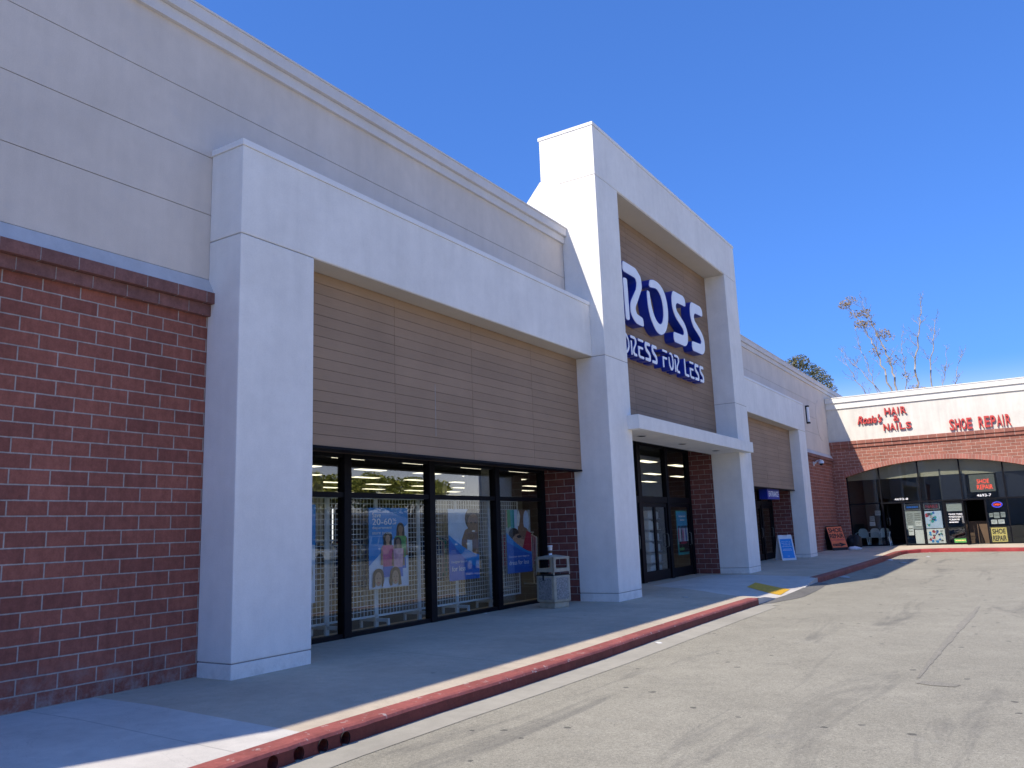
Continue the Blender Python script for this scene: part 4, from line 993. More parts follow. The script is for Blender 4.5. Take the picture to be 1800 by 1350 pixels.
# arch of soldier bricks
mb = MB(); ang0, ang1 = math.asin((XA0 - XC) / AR), math.asin((XA1 - XC) / AR); nb_ = 62; da = (ang1 - ang0) / nb_
for i in range(nb_):
    a0 = ang0 + i * da + da * .05; a1 = ang0 + (i + 1) * da - da * .05; r0, r1 = AR + .001, AR + .20; zc = ZA - AR
    pts = [(XC + r * math.sin(t_), zc + r * math.cos(t_)) for r, t_ in ((r0, a0), (r0, a1), (r1, a1), (r1, a0))]
    mb.prism(pts, FY(YR), .002, .014, 'arch')
M['arch'] = boards('arch_bricks', (.38, .15, .11), .15)
mb.prism([(XC + (AR + .001) * math.sin(ang0 + (ang1 - ang0) * i / 40), ZA - AR + (AR + .001) * math.cos(ang0 + (ang1 - ang0) * i / 40)) for i in range(41)] + [(XC + (AR + .205) * math.sin(ang1 - (ang1 - ang0) * i / 40), ZA - AR + (AR + .205) * math.cos(ang1 - (ang1 - ang0) * i / 40)) for i in range(41)], FY(YR), .0005, .006, 'mortar')
M['mortar'] = plain('mortar', (.50, .40, .34), .9)
mb.obj('brick_arch', SH)
mb = MB(); mb.box(.001, XE, YR - .10, YR + .1, 4.62, 4.77, 'band_y', .006); mb.box(.001, XE, YR - .05, YR + .1, 4.47, 4.618, 'band_y', .006); mb.box(.001, XE, YR - .0, YR + .1, 4.41, 4.468, 'band_y'); mb.obj('brick_band', SH)
mb = MB(); mb.box(.001, XE, YR, YR + .4, 4.771, 6.3, 'cream'); mb.obj('stucco_fascia', SH)
mb = MB(); mb.box(.012, XE, YR - .12, YR + .5, 6.53, 6.76, 'ccoping', .008); mb.box(.01, XE, YR - .06, YR + .45, 6.26, 6.528, 'ccoping', .008); mb.box(-.02, XE, YR - .14, YR + .52, 6.745, 6.785, 'ccoping', .004); mb.obj('coping', SH)
mb = MB(); mb.box(0.0, XE, YR + .5, YR + 18, 6.2, 6.3, 'gravel'); mb.box(XE - .3, XE, YR + .41, YR + 18, -.2, 6.2, 'cream'); mb.obj('roof', SH)
# storefront frame and panes
YGS = YR + .32; zf = .13
verts_ = [XA0 + .03, 1.87, 3.43, 5.02, 6.59, XA1 - .03]
HB = 1.93
fr_ = MB()
for i, x in enumerate(verts_): fr_.box(x - .028, x + .028, YGS - .04, YGS + .04, zf, min(arch_z(x) + .05, 3.75), 'frame')
for x in (2.68, 4.26, 5.80): fr_.box(x - .03, x + .03, YGS - .04, YGS + .04, zf, HB + .06, 'frame')
fr_.box(XA0, XA1, YGS - .05, YGS + .05, HB, HB + .06, 'frame'); fr_.box(XA0, 2.68, YGS - .04, YGS + .04, zf, zf + .07, 'frame') if 0 else None
for a_, b_ in ((XA0 + .06, 1.84), (2.71, 3.40), (3.46, 4.23), (5.83, 6.56), (6.62, XA1 - .06)): fr_.box(a_, b_, YGS - .04, YGS + .04, zf, zf + .05, 'frame')
wf = fr_.obj('shopfront_frame', SH)
for a_, b_ in zip(verts_, verts_[1:]):
    q = MB(); n_ = 6; xs_ = [a_ + .03 + (b_ - a_ - .06) * i / n_ for i in range(n_ + 1)]
    q.prism([(xs_[0], HB + .06), (xs_[-1], HB + .06)] + [(x, arch_z(x) - .0) for x in xs_[::-1]], FY(YGS), -.004, .004, 'glass2'); q.obj('pane', SH).parent = wf
for a_, b_ in ((XA0 + .06, 1.84), (2.71, 3.40), (3.46, 4.23), (5.83, 6.56), (6.62, XA1 - .06)):
    q = MB(); q.box(a_, b_, YGS - .004, YGS + .004, zf + .05, HB, 'glass2'); q.obj('pane', SH).parent = wf
# left door leaf shut (1.9-2.6) is open; right shop door leaf swung, 4.3-4.98
def shopdoor(x0, x1, hinge_open, label):
    d = MB(); y = YGS
    if hinge_open is None:
        P = lambda x: Vector((x, y, 0))
    q0, q1 = (Vector((x0, y, 0)), Vector((x1, y, 0))) if hinge_open is None else hinge_open
    u = (q1 - q0); W = u.length; u.normalize(); nv = Vector((u.y, -u.x, 0)); fr = (q0, u, Z_, nv)
    for r in ([(0, zf), (.05, zf), (.05, HB - .02), (0, HB - .02)], [(W - .05, zf), (W, zf), (W, HB - .02), (W - .05, HB - .02)], [(.05, zf), (W - .05, zf), (W - .05, zf + .07), (.05, zf + .07)], [(.05, HB - .08), (W - .05, HB - .08), (W - .05, HB - .02), (.05, HB - .02)]):
        d.prism(r, fr, -.02, .02, 'frame')
    o = d.obj('shop_door', SH); o['label'] = label
    g_ = MB(); g_.prism([(.05, zf + .07), (W - .05, zf + .07), (W - .05, HB - .08), (.05, HB - .08)], fr, -.003, .003, 'glass2'); g_.obj('pane', SH).parent = o
    h = MB(); h.tube([fr[0] + u * (W - .09) + nv * .02 + Z_ * 1.0, fr[0] + u * (W - .09) + nv * .06 + Z_ * 1.02, fr[0] + u * (W - .09) + nv * .06 + Z_ * 1.3, fr[0] + u * (W - .09) + nv * .02 + Z_ * 1.32], .01, 'metal', 8); h.obj('handle', SH).parent = o
    return fr
shopdoor(1.90, 2.65, (Vector((1.90, YGS, 0)), Vector((1.98, YGS + .72, 0))), 'glass door of the hair shop standing open inward')
shopdoor(4.29, 4.99, None, 'glass door leaf with white lettering')
shopdoor(5.05, 5.77, (Vector((5.10, YGS - .03, 0)), Vector((5.02, YGS - .70, 0))), 'glass door standing open outward')
# inside of the shops
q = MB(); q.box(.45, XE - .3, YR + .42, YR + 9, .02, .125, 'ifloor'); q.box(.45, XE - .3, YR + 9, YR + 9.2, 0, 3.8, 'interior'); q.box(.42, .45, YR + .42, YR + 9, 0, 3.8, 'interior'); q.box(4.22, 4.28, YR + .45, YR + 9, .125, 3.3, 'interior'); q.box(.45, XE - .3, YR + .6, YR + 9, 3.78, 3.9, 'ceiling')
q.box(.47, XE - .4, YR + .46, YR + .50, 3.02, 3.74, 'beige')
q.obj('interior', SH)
q = MB(); q.box(5.05, 5.80, YGS + .9, YGS + .95, .125, 1.05, 'brown'); q.obj('counter', SH)
# fascia letters
def lettering(t, s_, x0, x1, z0, z1, bold=.03, shear=0, per=True, d=.10):
    q = MB(); q.text(s_, FY(YR), x0, x1, z0, z1, .01, d, 'letter_red', 'letter_side', bold=bold, shear=shear); q.obj('lettering', t)
t = thing('shop_sign', 'red letters reading SHOE REPAIR on the cream fascia', 'sign', (6, YR, 5.1), 'red letter signs on the cream fascia')
def word(t, s_, x0, x1, z0, z1, gap=.16, d=.10, narrow='I'):
    wts = [.4 if c in narrow else 1.0 for c in s_]; tot = sum(wts) + gap * (len(s_) - 1); x = x0; un = (x1 - x0) / tot
    for c, wt in zip(s_, wts):
        q = MB(); q.text(c, FY(YR), x, x + un * wt * (.5 if c in narrow else 1), z0, z1, .004, d, 'letter_red', 'letter_side', bold=.022); q.obj('letter', t); x += un * (wt + gap)
word(t, 'SHOE', 4.90, 5.74, 4.86, 5.33); word(t, 'REPAIR', 5.98, 7.14, 4.87, 5.34)
t = thing('shop_sign', 'red block letters reading HAIR & NAILS on the cream fascia', 'sign', (2.9, YR, 5.5), 'red letter signs on the cream fascia')
word(t, 'HAIR', 2.45, 3.33, 5.78, 6.09); word(t, '&', 2.77, 3.0, 5.47, 5.73); word(t, 'NAILS', 2.34, 3.46, 5.10, 5.40)
t = thing('shop_sign', "red slanted script reading Rosie's beside HAIR on the cream fascia", 'sign', (1.8, YR, 5.7), 'red letter signs on the cream fascia')
lettering(t, "Rosie's", 1.30, 2.33, 5.47, 5.85, .03, .35)
# address numbers
for s_, x0, x1, z0, z1, who in (('4693-8', 2.39, 2.93, 2.06, 2.15, 'hair shop'), ('4693-7', 5.54, 6.06, 2.05, 2.16, 'shoe repair shop')):
    q = MB(); q.text(s_, FY(YGS), x0, x1, z0, z1, .006, .012, 'sign_white', bold=.005); tag(q.obj('address_number', org=((x0 + x1) / 2, YGS, z0)), f'white number {s_} on the dark glass over the {who} door', 'number', 'white address numbers above the shop doors')
# neon and window signs
def flat(name, label, cat, x0, x1, z0, z1, m, y=YGS + .03, th=.008, texts=(), group=None, extra=None):
    t = thing(name, label, cat, ((x0 + x1) / 2, y, z0), group)
    q = MB(); q.box(x0, x1, y, y + th, z0, z1, m); q.obj('board', t)
    if texts:
        q = MB()
        for s_, a, b, c, d, mm, bo in texts: q.text(s_, FY(y), x0 + (x1 - x0) * a, x0 + (x1 - x0) * b, z0 + (z1 - z0) * c, z0 + (z1 - z0) * d, .002, .004, mm, bold=bo)
        q.obj('lettering', t)
    if extra: extra(t, x0, x1, z0, z1, y)
    return t
flat('neon_sign', 'red neon SHOE REPAIR sign on a grey panel high in the glass', 'neon sign', 5.33, 6.25, 2.25, 2.97, 'greyp', y=YGS + .05, texts=[('SHOE', .30, .78, .48, .72, 'neon_red', -.005), ('REPAIR', .28, .90, .14, .40, 'neon_red', -.005)])
flat('dark_panel', 'dark panel filling the glass left of the red neon sign', 'panel', 4.25, 5.18, 1.99, 3.05, 'darksign', y=YGS + .12, texts=())
flat('dark_panel', 'dark panel filling the glass right of the red neon sign', 'panel', 6.33, 7.5, 1.99, 3.03, 'darksign', y=YGS + .12)
t = thing('open_sign', 'oval neon OPEN sign with red letters and blue ring', 'neon sign', (6.22, YGS, 1.6))
q = MB(); q.prism(ell(6.22, 1.70, .20, .13, 28), FY(YGS + .05), 0, .02, 'black'); q.obj('board', t)
q = MB(); pts_ = ell(6.22, 1.70, .185, .115, 28); q.tube([(x, YGS + .02, z) for x, z in pts_ + pts_[:1]], .008, 'neon_blue', 6, cap=False); pts_ = ell(6.22, 1.70, .165, .095, 28); q.tube([(x, YGS + .02, z) for x, z in pts_ + pts_[:1]], .006, 'neon_blue', 6, cap=False); q.obj('tube_ring', t)
q = MB(); q.text('OPEN', FY(YGS + .03), 6.09, 6.35, 1.66, 1.74, 0, .01, 'neon_red', bold=.02); q.obj('lettering', t)
flat('window_sign', 'yellow SHOE REPAIR board with black letters at the foot of the shop window', 'sign', 5.88, 6.43, .19, .77, 'yboard', texts=[('SHOE', .07, .92, .56, .92, 'black', .03), ('REPAIR', .06, .95, .08, .45, 'black', .03)])
G_ = 'paper notices taped in the shop windows'
for x0, x1, z0, z1, m_, lb in ((1.30, 1.50, 1.20, 1.42, 'greypaper', 'upper grey notice inside the hair shop window'), (1.54, 1.77, 1.44, 1.65, 'greypaper', 'topmost pale notice in the hair shop window beside its door'), (1.28, 1.50, 1.0, 1.17, 'paper', 'white notice above the plastic chairs in the hair shop window'),
                          (5.89, 6.02, 1.20, 1.36, 'greypaper', 'small grey notice at the left under the neon OPEN sign'), (6.05, 6.25, 1.15, 1.38, 'greypaper', 'middle grey notice under the neon OPEN sign'), (6.30, 6.46, 1.18, 1.39, 'greypaper', 'right grey notice under the neon OPEN sign'),  # these three are painted grey for shade, white ones below for sunlight
                          (5.93, 6.14, .92, 1.09, 'paper', 'left of two bright white notices above the yellow board'), (6.18, 6.40, .92, 1.09, 'paper', 'right of two bright white notices above the yellow board'), (2.80, 3.0, .55, .95, 'paper', 'white sheets taped low on the glass right of the open hair shop door'), (3.1, 3.34, .93, 1.14, 'paper', 'white notice in the middle of the glass right of the open hair shop door')):
    flat('paper_notice', lb, 'notice', x0, x1, z0, z1, m_, group=G_, y=YGS + .01, texts=[('=', .1, .9, .62, .78, 'greyp', 0), ('=', .1, .8, .35, .5, 'greyp', 0)])
flat('price_list', 'tall grey price list filling the pane right of the open hair shop door', 'price list', 2.74, 3.37, .80, 1.57, 'greypaper', texts=[('=', .08 + .48 * (i % 2), .46 + .46 * (i % 2), .82 - .11 * (i // 2), .87 - .11 * (i // 2), 'black', 0) for i, s_ in enumerate(('haircut', 'nails', 'color', 'perm', 'wash', 'style', 'set', 'trim', 'wax', 'gel', 'full set', 'fill'))], y=YGS + .03)  # sheet painted grey to stand for shade on the upper papers
flat('white_board', 'white board standing behind the pane right of the hair shop door', 'board', 3.04, 3.37, .19, .78, 'paper', y=YGS + .06)
for x0, lb in ((2.75, 'left of the two dark framed neon strips above the posters'), (3.50, 'right of the two dark framed neon strips above the posters')):
    flat('framed_neon', lb, 'sign', x0, x0 + .60, 1.61, 1.87, 'darksign', group='dark framed strips over the shop panes', texts=[('=' if x0 < 3 else 'NAILS', .12, .88, .25, .75, 'blue2' if x0 < 3 else 'redp', -.01)],
         extra=lambda t, a, b, c, d, y: (lambda q: (q.box(a, b, y - .01, y, c, c + .015, 'metal'), q.box(a, b, y - .01, y, d - .015, d, 'metal'), q.box(a, a + .012, y - .01, y, c, d, 'metal'), q.box(b - .012, b, y - .01, y, c, d, 'metal'), q.obj('frame', t)))(MB()))
def collage(t, x0, x1, z0, z1, y, seed=1, n=26):
    rr = random.Random(seed); q = MB(); cs = ['teal', 'pale', 'greypaper', 'hair', 'skin2', 'redp', 'paper', 'blue2', 'bluep', 'car_grey']
    for i in range(n):
        cx, cz = rr.uniform(x0 + .07, x1 - .07), rr.uniform(z0 + .07, z1 - .07); rx = rr.uniform(.02, .075)
        q.prism([(cx + rx * rr.uniform(.7, 1.2) * math.cos(a_), cz + rx * rr.uniform(.6, 1.2) * math.sin(a_)) for a_ in [2 * math.pi * k_ / 9 for k_ in range(9)]], FY(y), .0008 + i * .0002, .0009 + i * .0002, rr.choice(cs))
    q.obj('picture', t)
flat('style_poster', 'upper pale blue collage poster in the pane left of the glass door', 'poster', 3.50, 4.14, .82, 1.54, 'pale', extra=lambda t, a, b, c, d, y: collage(t, a, b, c, d, y, 1), group='collage posters beside the glass door')
flat('style_poster', 'lower white collage poster in the pane left of the glass door', 'poster', 3.50, 4.18, .19, .79, 'paper', extra=lambda t, a, b, c, d, y: collage(t, a, b, c, d, y, 2, 34), group='collage posters beside the glass door')
flat('door_lettering', 'grey sheet and white painted words on the glass door leaf', 'lettering', 4.36, 4.93, 1.50, 1.84, 'greypaper', y=YGS + .025)
t = thing('door_words', 'white painted list of shoe services on the glass door leaf', 'lettering', (4.6, YGS - .02, 1))
q = MB()
for i, s_ in enumerate(('*SHOE TREES', '*STRETCHERS', '*CREAMS', '=')): q.text(s_, FY(YGS), 4.40, 4.92 - .06 * i, 1.34 - i * .11, 1.41 - i * .11, .004, .006, 'sign_white', bold=.02)
q.obj('lettering', t)
flat('door_sticker', 'green sticker strip at the foot of the glass door leaf', 'sticker', 4.50, 4.96, .20, .36, 'green', y=YGS - .005, th=.002, texts=[('=', .1, .9, .3, .8, 'yboard', .02)])
# plastic chairs in the hair shop
def chair(x, y, label, first=None):
    if first is not None: return dup(first, (x, y, .125), label)
    t = thing('plastic_chair', label, 'chair', (x, y, .125), 'white plastic armchairs behind the hair shop window'); z = .125
    q = MB(); q.box(x - .2, x + .2, y - .2, y + .2, z + .36, z + .39, 'cream_plastic', .01); q.obj('seat', t)
    q = MB(); q.prism(fillet([(-.2, .38), (.2, .38), (.18, .68), (.1, .76), (-.1, .76), (-.18, .68)], .04), (Vector((x, y + .2, z)), X_, Z_, -Y_), -.02, .015, 'cream_plastic'); q.obj('backrest', t)
    for sx in (-1, 1):
        for sy in (-1, 1):
            q = MB(); q.tube([(x + sx * .24, y + sy * .22, z), (x + sx * .19, y + sy * .18, z + .38)], [.022, .028], 'cream_plastic', 8); q.obj('leg', t)
        q = MB(); q.tube([(x + sx * .22, y - .2, z + .36), (x + sx * .24, y - .18, z + .56), (x + sx * .23, y + .05, z + .58), (x + sx * .19, y + .2, z + .6)], .02, 'cream_plastic', 8); q.obj('armrest', t)
    return t
ch0 = chair(.86, YGS + .42, 'leftmost pale plastic armchair behind the hair shop window'); chair(1.36, YGS + .42, 'middle pale plastic armchair behind the hair shop window', ch0); chair(1.76, YGS + .48, 'pale plastic armchair beside the open hair shop door', ch0)
# potted plant behind the pane
def leaves(q, c, rad, n, m, sz, rr, flat_=1.0):
    for _ in range(n):
        while True:
            p = Vector((rr.uniform(-1, 1), rr.uniform(-1, 1), rr.uniform(-1, 1)))
            if p.length <= 1: break
        p = Vector((p.x * rad[0], p.y * rad[1], p.z * rad[2])) + Vector(c)
        d = Vector((rr.uniform(-1, 1), rr.uniform(-1, 1), rr.uniform(-1, .6))).normalized(); e = d.orthogonal().normalized(); e = Matrix.Rotation(rr.uniform(0, 6.28), 3, d) @ e
        s1 = sz * rr.uniform(.6, 1.4); s2 = s1 * rr.uniform(.28, .5)
        q.poly([p - d * s1, p + e * s2, p + d * s1, p - e * s2], m)
t = thing('potted_plant', 'small potted plant with red flowers behind the lower pane of the hair shop', 'plant', (3.30, YGS + .04, .185))
rr = random.Random(9); q = MB(); q.tube([(3.27, YGS + .0 + .14, .185), (3.27, YGS + .14, .32)], [.05, .07], 'brown', 12); q.obj('pot', t)
q = MB(); leaves(q, (3.27, YGS + .14, .44), (.12, .07, .13), 70, 'leaf', .035, rr); leaves(q, (3.27, YGS + .14, .5), (.1, .06, .14), 10, 'redp', .03, rr); q.obj('foliage', t)

# ------------------------------------------------------------------ litter
def scrap(x, y, z, s_, m, lab, seed):
    rr = random.Random(seed); q = MB(); n_ = 7; top = []
    pts = [(s_ * rr.uniform(.5, 1.1) * math.cos(2 * math.pi * i / n_) * 1.5, s_ * rr.uniform(.5, 1.1) * math.sin(2 * math.pi * i / n_)) for i in range(n_)]
    c = (x, y, z + s_ * .35)
    for i in range(n_):
        a_, b_ = pts[i], pts[(i + 1) % n_]; h1, h2 = abs(math.sin(i * 2.1)) * s_ * .2, abs(math.sin(((i + 1) % n_) * 2.1)) * s_ * .2
        q.poly([(x + a_[0], y + a_[1], z + .002 + h1), (x + b_[0], y + b_[1], z + .002 + h2), c], m)
    tag(q.obj('litter', org=(x, y, z)), lab, 'litter', 'scraps of litter on the ground')
for i, (x, y, s_, m_, lab) in enumerate(((2.98, 10.5, .045, 'paper', 'white scrap lying in the gutter against the red curb'), (2.98, 31.6, .11, 'paper', 'white crumpled paper beside the faded curb in the shade'), (3.6, 30.0, .10, 'greypaper', 'pale scrap lying in the far shadow on the asphalt'), (3.0, 23.2, .16, 'greypaper', 'flat pale scrap against the faded curb near the ramp'), (-.55, 11.65, .035, 'paper', 'white scrap on the sidewalk under the window sill'), (1.6, 15.25, .05, 'greypaper', 'pale scrap on the shaded sidewalk before the ramp'), (4.0, 33.5, .06, 'paper', 'small white scrap on sunlit asphalt near the shop curb'))):
    z = (walk_z(x, y) if x < 2.7 else lot_z(x, y)) + .006; scrap(x, y, z, s_, m_, lab, i)

# ------------------------------------------------------------------ trees
def limb(q, a, b, r0, r1, m, rr, wob=.04, n=6):
    r0, r1 = r0 * TH, max(r1 * TH, .011)
    a, b = Vector(a), Vector(b); L = (b - a).length; pts = []
    for i in range(n + 1):
        t = i / n; p = a.lerp(b, t); 
        if 0 < i < n: p += Vector((rr.uniform(-1, 1), rr.uniform(-1, 1), rr.uniform(-.5, .5))) * L * wob
        pts.append(p)
    q.tube(pts, [r0 + (r1 - r0) * i / n for i in range(n + 1)], m, 6); return pts
def twigs(q, pts, rr, m, n, ln, r, depth=1, up=.6):
    tips = []
    for _ in range(n):
        k_ = rr.randint(max(1, len(pts) // 4), len(pts) - 1); p = pts[k_]; base = (pts[k_] - pts[k_ - 1]).normalized()
        d = (base * .5 + Vector((rr.uniform(-1, 1), rr.uniform(-1, 1), rr.uniform(-.1, 1) + up * .3))).normalized(); e = p + d * ln * rr.uniform(.5, 1.2)
        pp = limb(q, p, e, r, r * .3, m, rr, .09, 5); tips.append(e)
        if depth: tips += twigs(q, pp, rr, m, 3, ln * .5, r * .5, depth - 1, up)
    return tips
TH = .46
rr = random.Random(21)
tr = thing('bare_tree', 'tall half bare tree with pale trunks and brown leaf tufts behind the shops', 'tree', (.9, 62, -.1))
q = MB(); base = (.9, 62, -.1); fork = (.5, 62, 8.3); lf = MB()
limb(q, base, fork, .34, .27, 'bark', rr, .01)
limb(q, (1.0, 62.3, -.1), (2.0, 62.2, 8.4), .3, .24, 'bark', rr, .01); limb(q, (1.4, 62.6, -.1), (2.9, 62.3, 8.4), .26, .2, 'bark', rr, .01); limb(q, (1.6, 62.6, 3.1), (3.9, 62.2, 9.3), .16, .12, 'bark', rr, .02)
def chain(pts, r0, r1, nt=6, ln=1.1, m_='bark', w_=.05):
    allpts = []; n_ = len(pts) - 1
    for i in range(n_):
        allpts += limb(q, pts[i], pts[i + 1], r0 + (r1 - r0) * i / n_, r0 + (r1 - r0) * (i + 1) / n_, m_, rr, w_)
    return allpts, twigs(q, allpts, rr, m_, int(nt * 1.3), ln * .8, max(.03, r1 * .9), 1)
LV = {}
A, tA = chain([fork, (-.1, 62, 11.2), (-.75, 62, 13.6), (-1.4, 62, 15.4), (-2.2, 62, 16.9)], .17, .035, 10, 1.1)
B, tB = chain([fork, (.45, 62, 11), (.1, 61.8, 13), (-.6, 61.7, 15.2), (-1.0, 61.6, 16.3)], .19, .035, 12, 1.1)
C_, tC = chain([(2.0, 62.2, 8.4), (1.75, 62.2, 11.4), (2.2, 62, 13.6), (2.6, 62, 15.2), (2.72, 62, 16.4)], .17, .025, 10, 1.2)
D, tD = chain([(2.9, 62.3, 8.4), (2.75, 62, 11.2), (3.1, 62, 13.2), (3.5, 62, 14.8)], .14, .025, 9, 1.0)
E_, tE = chain([(3.9, 62.2, 9.3), (4.25, 62, 10.5), (4.75, 62, 12.4)], .09, .022, 7, .9)
G2, tG = chain([fork, (-.9, 62, 10.6), (-1.9, 62, 12.0), (-2.85, 62, 13.2)], .10, .022, 9, 1.0)
H2, tH = chain([(.3, 62, 7.6), (-1.2, 62, 9.4), (-2.2, 62, 11.3), (-3.0, 62, 13.0)], .10, .022, 8, 1.0)
I2, tI = chain([fork, (1.2, 62.1, 10.8), (1.1, 62, 12.6), (1.3, 62, 14.4)], .09, .02, 8, .9)
J2, tJ = chain([(-.2, 62, 8.6), (-1.0, 62, 11.3), (-1.5, 62, 13.0), (-1.7, 62, 14.2)], .07, .02, 7, .9)
K2, tK = chain([(2.9, 62.3, 8.4), (3.6, 62, 11.0), (3.9, 62, 12.6)], .07, .02, 6, .8)
q.obj('trunk', tr)
for c, n_ in (((-2.25, 62, 16.75), 150), ((-1.85, 62, 17.0), 90), ((-1.0, 61.7, 15.8), 140), ((-1.35, 61.9, 15.1), 130), ((-.75, 61.8, 15.0), 80), ((.05, 61.8, 14.2), 130), ((.35, 61.8, 13.9), 70), ((-.55, 62, 13.0), 90), ((.5, 61.9, 12.2), 60), ((.75, 62, 9.6), 140), ((.3, 62, 9.5), 80), ((1.6, 62, 10.0), 90), ((1.3, 62, 11.0), 40), ((-.3, 62, 9.5), 50), ((1.9, 62, 9.8), 60), ((-1.7, 61.9, 15.9), 60)):
    leaves(lf, c, (.50, .45, .36), int(n_ * 1.2), 'leaf_dry', .075, rr)
lf.obj('crown', tr)
tr = thing('bushy_tree', 'dense dark green tree rising behind the store roof', 'tree', (-5.6, 62, -.1))
q = MB(); lf = MB(); limb(q, (-5.6, 62, -.1), (-5.4, 62, 7), .3, .2, 'bark2', rr, .02)
cl_ = [(-6.9, 61, 12.3), (-6.3, 62, 12.9), (-5.7, 61.5, 12.9), (-5.2, 62, 12.3), (-4.7, 62, 11.9), (-4.25, 62, 11.3), (-4.1, 62, 10.6), (-6.3, 61, 11.4), (-5.4, 61, 11.0), (-7.4, 62, 11.2), (-4.8, 61.5, 10.3), (-6.8, 62, 10.0), (-5.5, 62, 9.4), (-5.0, 62, 8.4), (-6.2, 61.6, 8.6), (-3.85, 62, 9.9)]
for c in cl_:
    limb(q, (-5.4, 62, 6.5 + rr.uniform(0, 1)), c, .09, .025, 'bark2', rr, .05)
    leaves(lf, c, (.70, .7, .55), 420, 'leaf', .085, rr)
q.obj('trunk', tr); lf.obj('crown', tr)
# parking-lot trees seen only in the window reflections
T0 = None
for i, (x, y, s_) in enumerate(((29, 33.5, 1), (31, 40.5, 1), (30, 47.5, 1), (33, 26, 1))):
    lab = ['parking lot tree mirrored in the left panes of the store window', 'parking lot tree mirrored above the family poster', 'parking lot tree mirrored above the smiling woman poster', 'parking lot tree mirrored at the left edge of the store window'][i]
    if T0 is None:
        T0 = thing('lot_tree', lab, 'tree', (x, y, -.15), 'trees standing in the parking lot')
        q = MB(); lf = MB(); limb(q, (x, y, -.15), (x, y, 2.6), .18, .13, 'bark2', rr, .01)
        for k_ in range(26):
            a_ = k_ * 2.4; r_ = 1.2 + 2.0 * ((k_ * .37) % 1); c = (x + r_ * math.cos(a_), y + r_ * math.sin(a_) * 1.25, 3.6 + 1.9 * ((k_ * .61) % 1)); limb(q, (x, y, 2.5), c, .07, .02, 'bark2', rr, .05); leaves(lf, c, (1.0, 1.1, .6), 260, 'leaf2', .16, rr)
        q.obj('trunk', T0); lf.obj('crown', T0)
    else: dup(T0, (x, y, -.15), lab)

# ------------------------------------------------------------------ parked cars (mirrored in the windows)
def car(x, y, paint, label, ang=0):
    t = thing('parked_car', label, 'car', (0, 0, 0), 'cars parked in the lot')
    fr = (Vector((0, .0, 0)), X_, Z_, Y_)
    W = .86
    q = MB(); prof = fillet([(-2.1, .28, .05), (-2.12, .62, .12), (-1.85, .80, .15), (-1.0, .88, .1), (1.25, .92, .1), (1.95, .88, .1), (2.12, .7, .12), (2.1, .28, .05)], .08)
    for s_ in (0,): q.prism(prof, fr, -W, W, paint)
    q.obj('body', t)
    q = MB(); b0, b1, t0, t1 = -1.15, 1.55, -.45, 1.05
    q.hexa([(b0, -.78, .88), (b1, -.78, .90), (b1, .78, .90), (b0, .78, .88), (t0, -.62, 1.36), (t1, -.62, 1.38), (t1, .62, 1.38), (t0, .62, 1.36)], 'car_glass', .04); q.obj('windows', t)
    q = MB(); q.box(t0 - .02, t1 + .02, -.63, .63, 1.35, 1.41, paint, .03)
    for px_ in (-.02, .62):
        for s_ in (-1, 1): q.hexa([(px_ - .04, s_ * .79 - .01, .88), (px_ + .04, s_ * .79 - .01, .88), (px_ + .04, s_ * .79 + .01, .88), (px_ - .04, s_ * .79 + .01, .88), (px_ - .03, s_ * .635 - .01, 1.37), (px_ + .03, s_ * .635 - .01, 1.37), (px_ + .03, s_ * .635 + .01, 1.37), (px_ - .03, s_ * .635 + .01, 1.37)], paint)
    q.obj('roof', t)
    for wx in (-1.3, 1.32):
        for s_ in (-1, 1):
            q = MB(); q.tube([(wx, s_ * .66, .30), (wx, s_ * .885, .30)], .31, 'tyre', 22); wo = q.obj('wheel', t)
            q = MB(); q.tube([(wx, s_ * .80, .30), (wx, s_ * .895, .30)], .19, 'chrome', 16); q.obj('rim', t).parent = wo
    for s_ in (-1, 1):
        q = MB(); q.box(-2.125, -2.02, s_ * .68 - .14, s_ * .68 + .14, .60, .72, 'head', .02); q.obj('headlight', t)
        q = MB(); q.box(2.03, 2.125, s_ * .70 - .12, s_ * .70 + .12, .62, .78, 'tail', .02); q.obj('taillight', t)
    t.location = (x, y, lot_z(x, y) + .004); t.rotation_euler = (0, 0, R(ang)); return t
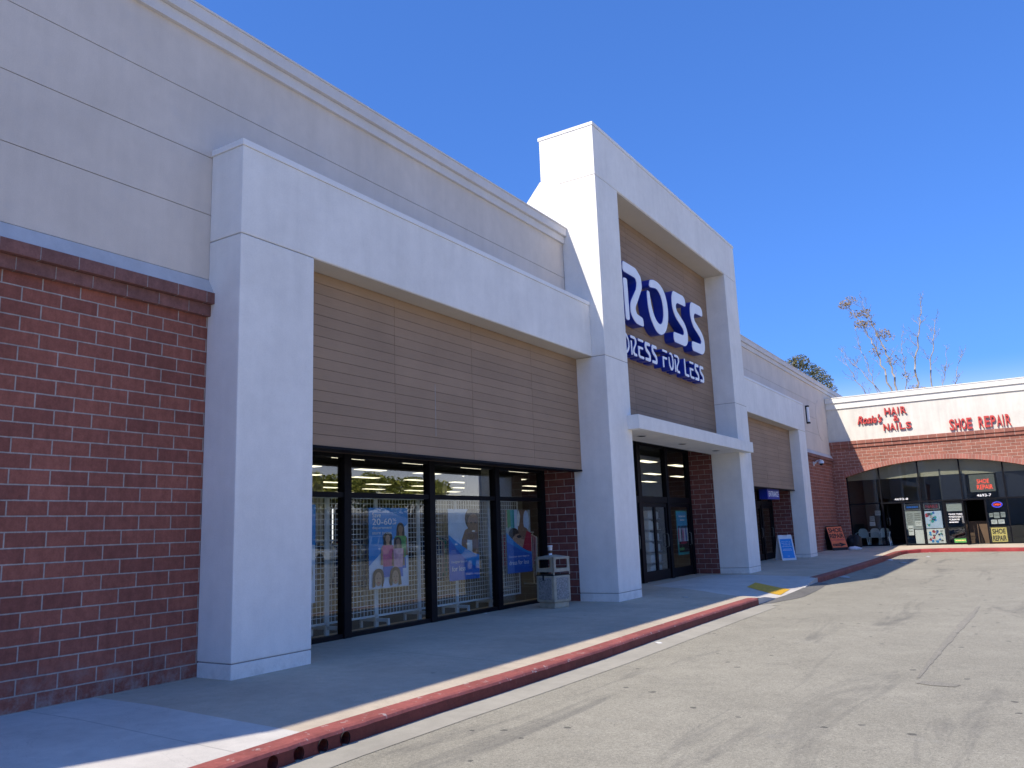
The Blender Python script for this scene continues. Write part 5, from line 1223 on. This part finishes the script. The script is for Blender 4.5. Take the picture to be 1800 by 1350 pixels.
for x, y, p_, lab, an_ in ((26.5, 34.5, 'car_white', 'white car parked in the lot mirrored beside the family poster', 0), (26.8, 37.6, 'car_grey', 'grey car parked in the lot next to the white car', 4), (26.4, 40.6, 'car_silver', 'silver car parked in the lot next to the grey car', 0), (26.7, 46.5, 'car_black', 'black car parked in the lot between silver and blue cars', 0), (26.5, 51.5, 'car_blue', 'blue car parked at the far end of the lot row', 0), (27, 30.5, 'car_silver', 'silver car parked at the near end of the lot row', -3), (27, 62, 'car_white', 'white car parked alone far down the lot', 0)):
    car(x, y, p_, lab, an_)
# far building across the lot, mirrored only
FB = thing('far_building', 'long pale building across the parking lot with a dark window band', 'building', (75, 40, 0))
q = MB(); q.box(70, 82, 0, 120, -.2, 4.2, 'stucco'); q.obj('wall', FB)
q = MB(); q.box(69.8, 70.0, 4, 116, .4, 3.0, 'car_glass'); q.obj('window_band', FB)
q = MB(); q.box(69.5, 82.4, -.4, 120.4, 4.2, 4.6, 'coping'); q.obj('roof_coping', FB)
FB = thing('far_building', 'long grey warehouse far behind the photographer, mirrored in the shop glass', 'building', (10, -56, 0))  # added unseen block, tall enough to keep bright sky out of the shop glass
q = MB(); q.box(-45, 60, -62, -50, -.2, 9.4, 'stucco'); q.obj('wall', FB)
q = MB(); q.box(-45.3, 60.3, -62.3, -49.7, 9.4, 9.9, 'coping'); q.obj('roof_coping', FB)
# parking stall lines and island
mb = MB()
for i in range(14): yy = 27.5 + i * 3.0; mb.poly([(23.5, yy, lot_z(0, yy) + .004), (29, yy, lot_z(0, yy) + .004), (29, yy + .1, lot_z(0, yy + .1) + .004), (23.5, yy + .1, lot_z(0, yy + .1) + .004)], 'paper')
tag(mb.obj('stall_lines'), kind='structure')

# ------------------------------------------------------------------ scale survey units to metres
done = set()
for o in list(sc.objects):
    if o.type in ('CAMERA', 'LIGHT'): continue
    o.location = o.location * S
    if o.type == 'MESH' and o.data.name not in done:
        o.data.transform(Matrix.Scale(S, 4)); done.add(o.data.name)
for o in sc.objects:
    if 'o' in o: del o['o']
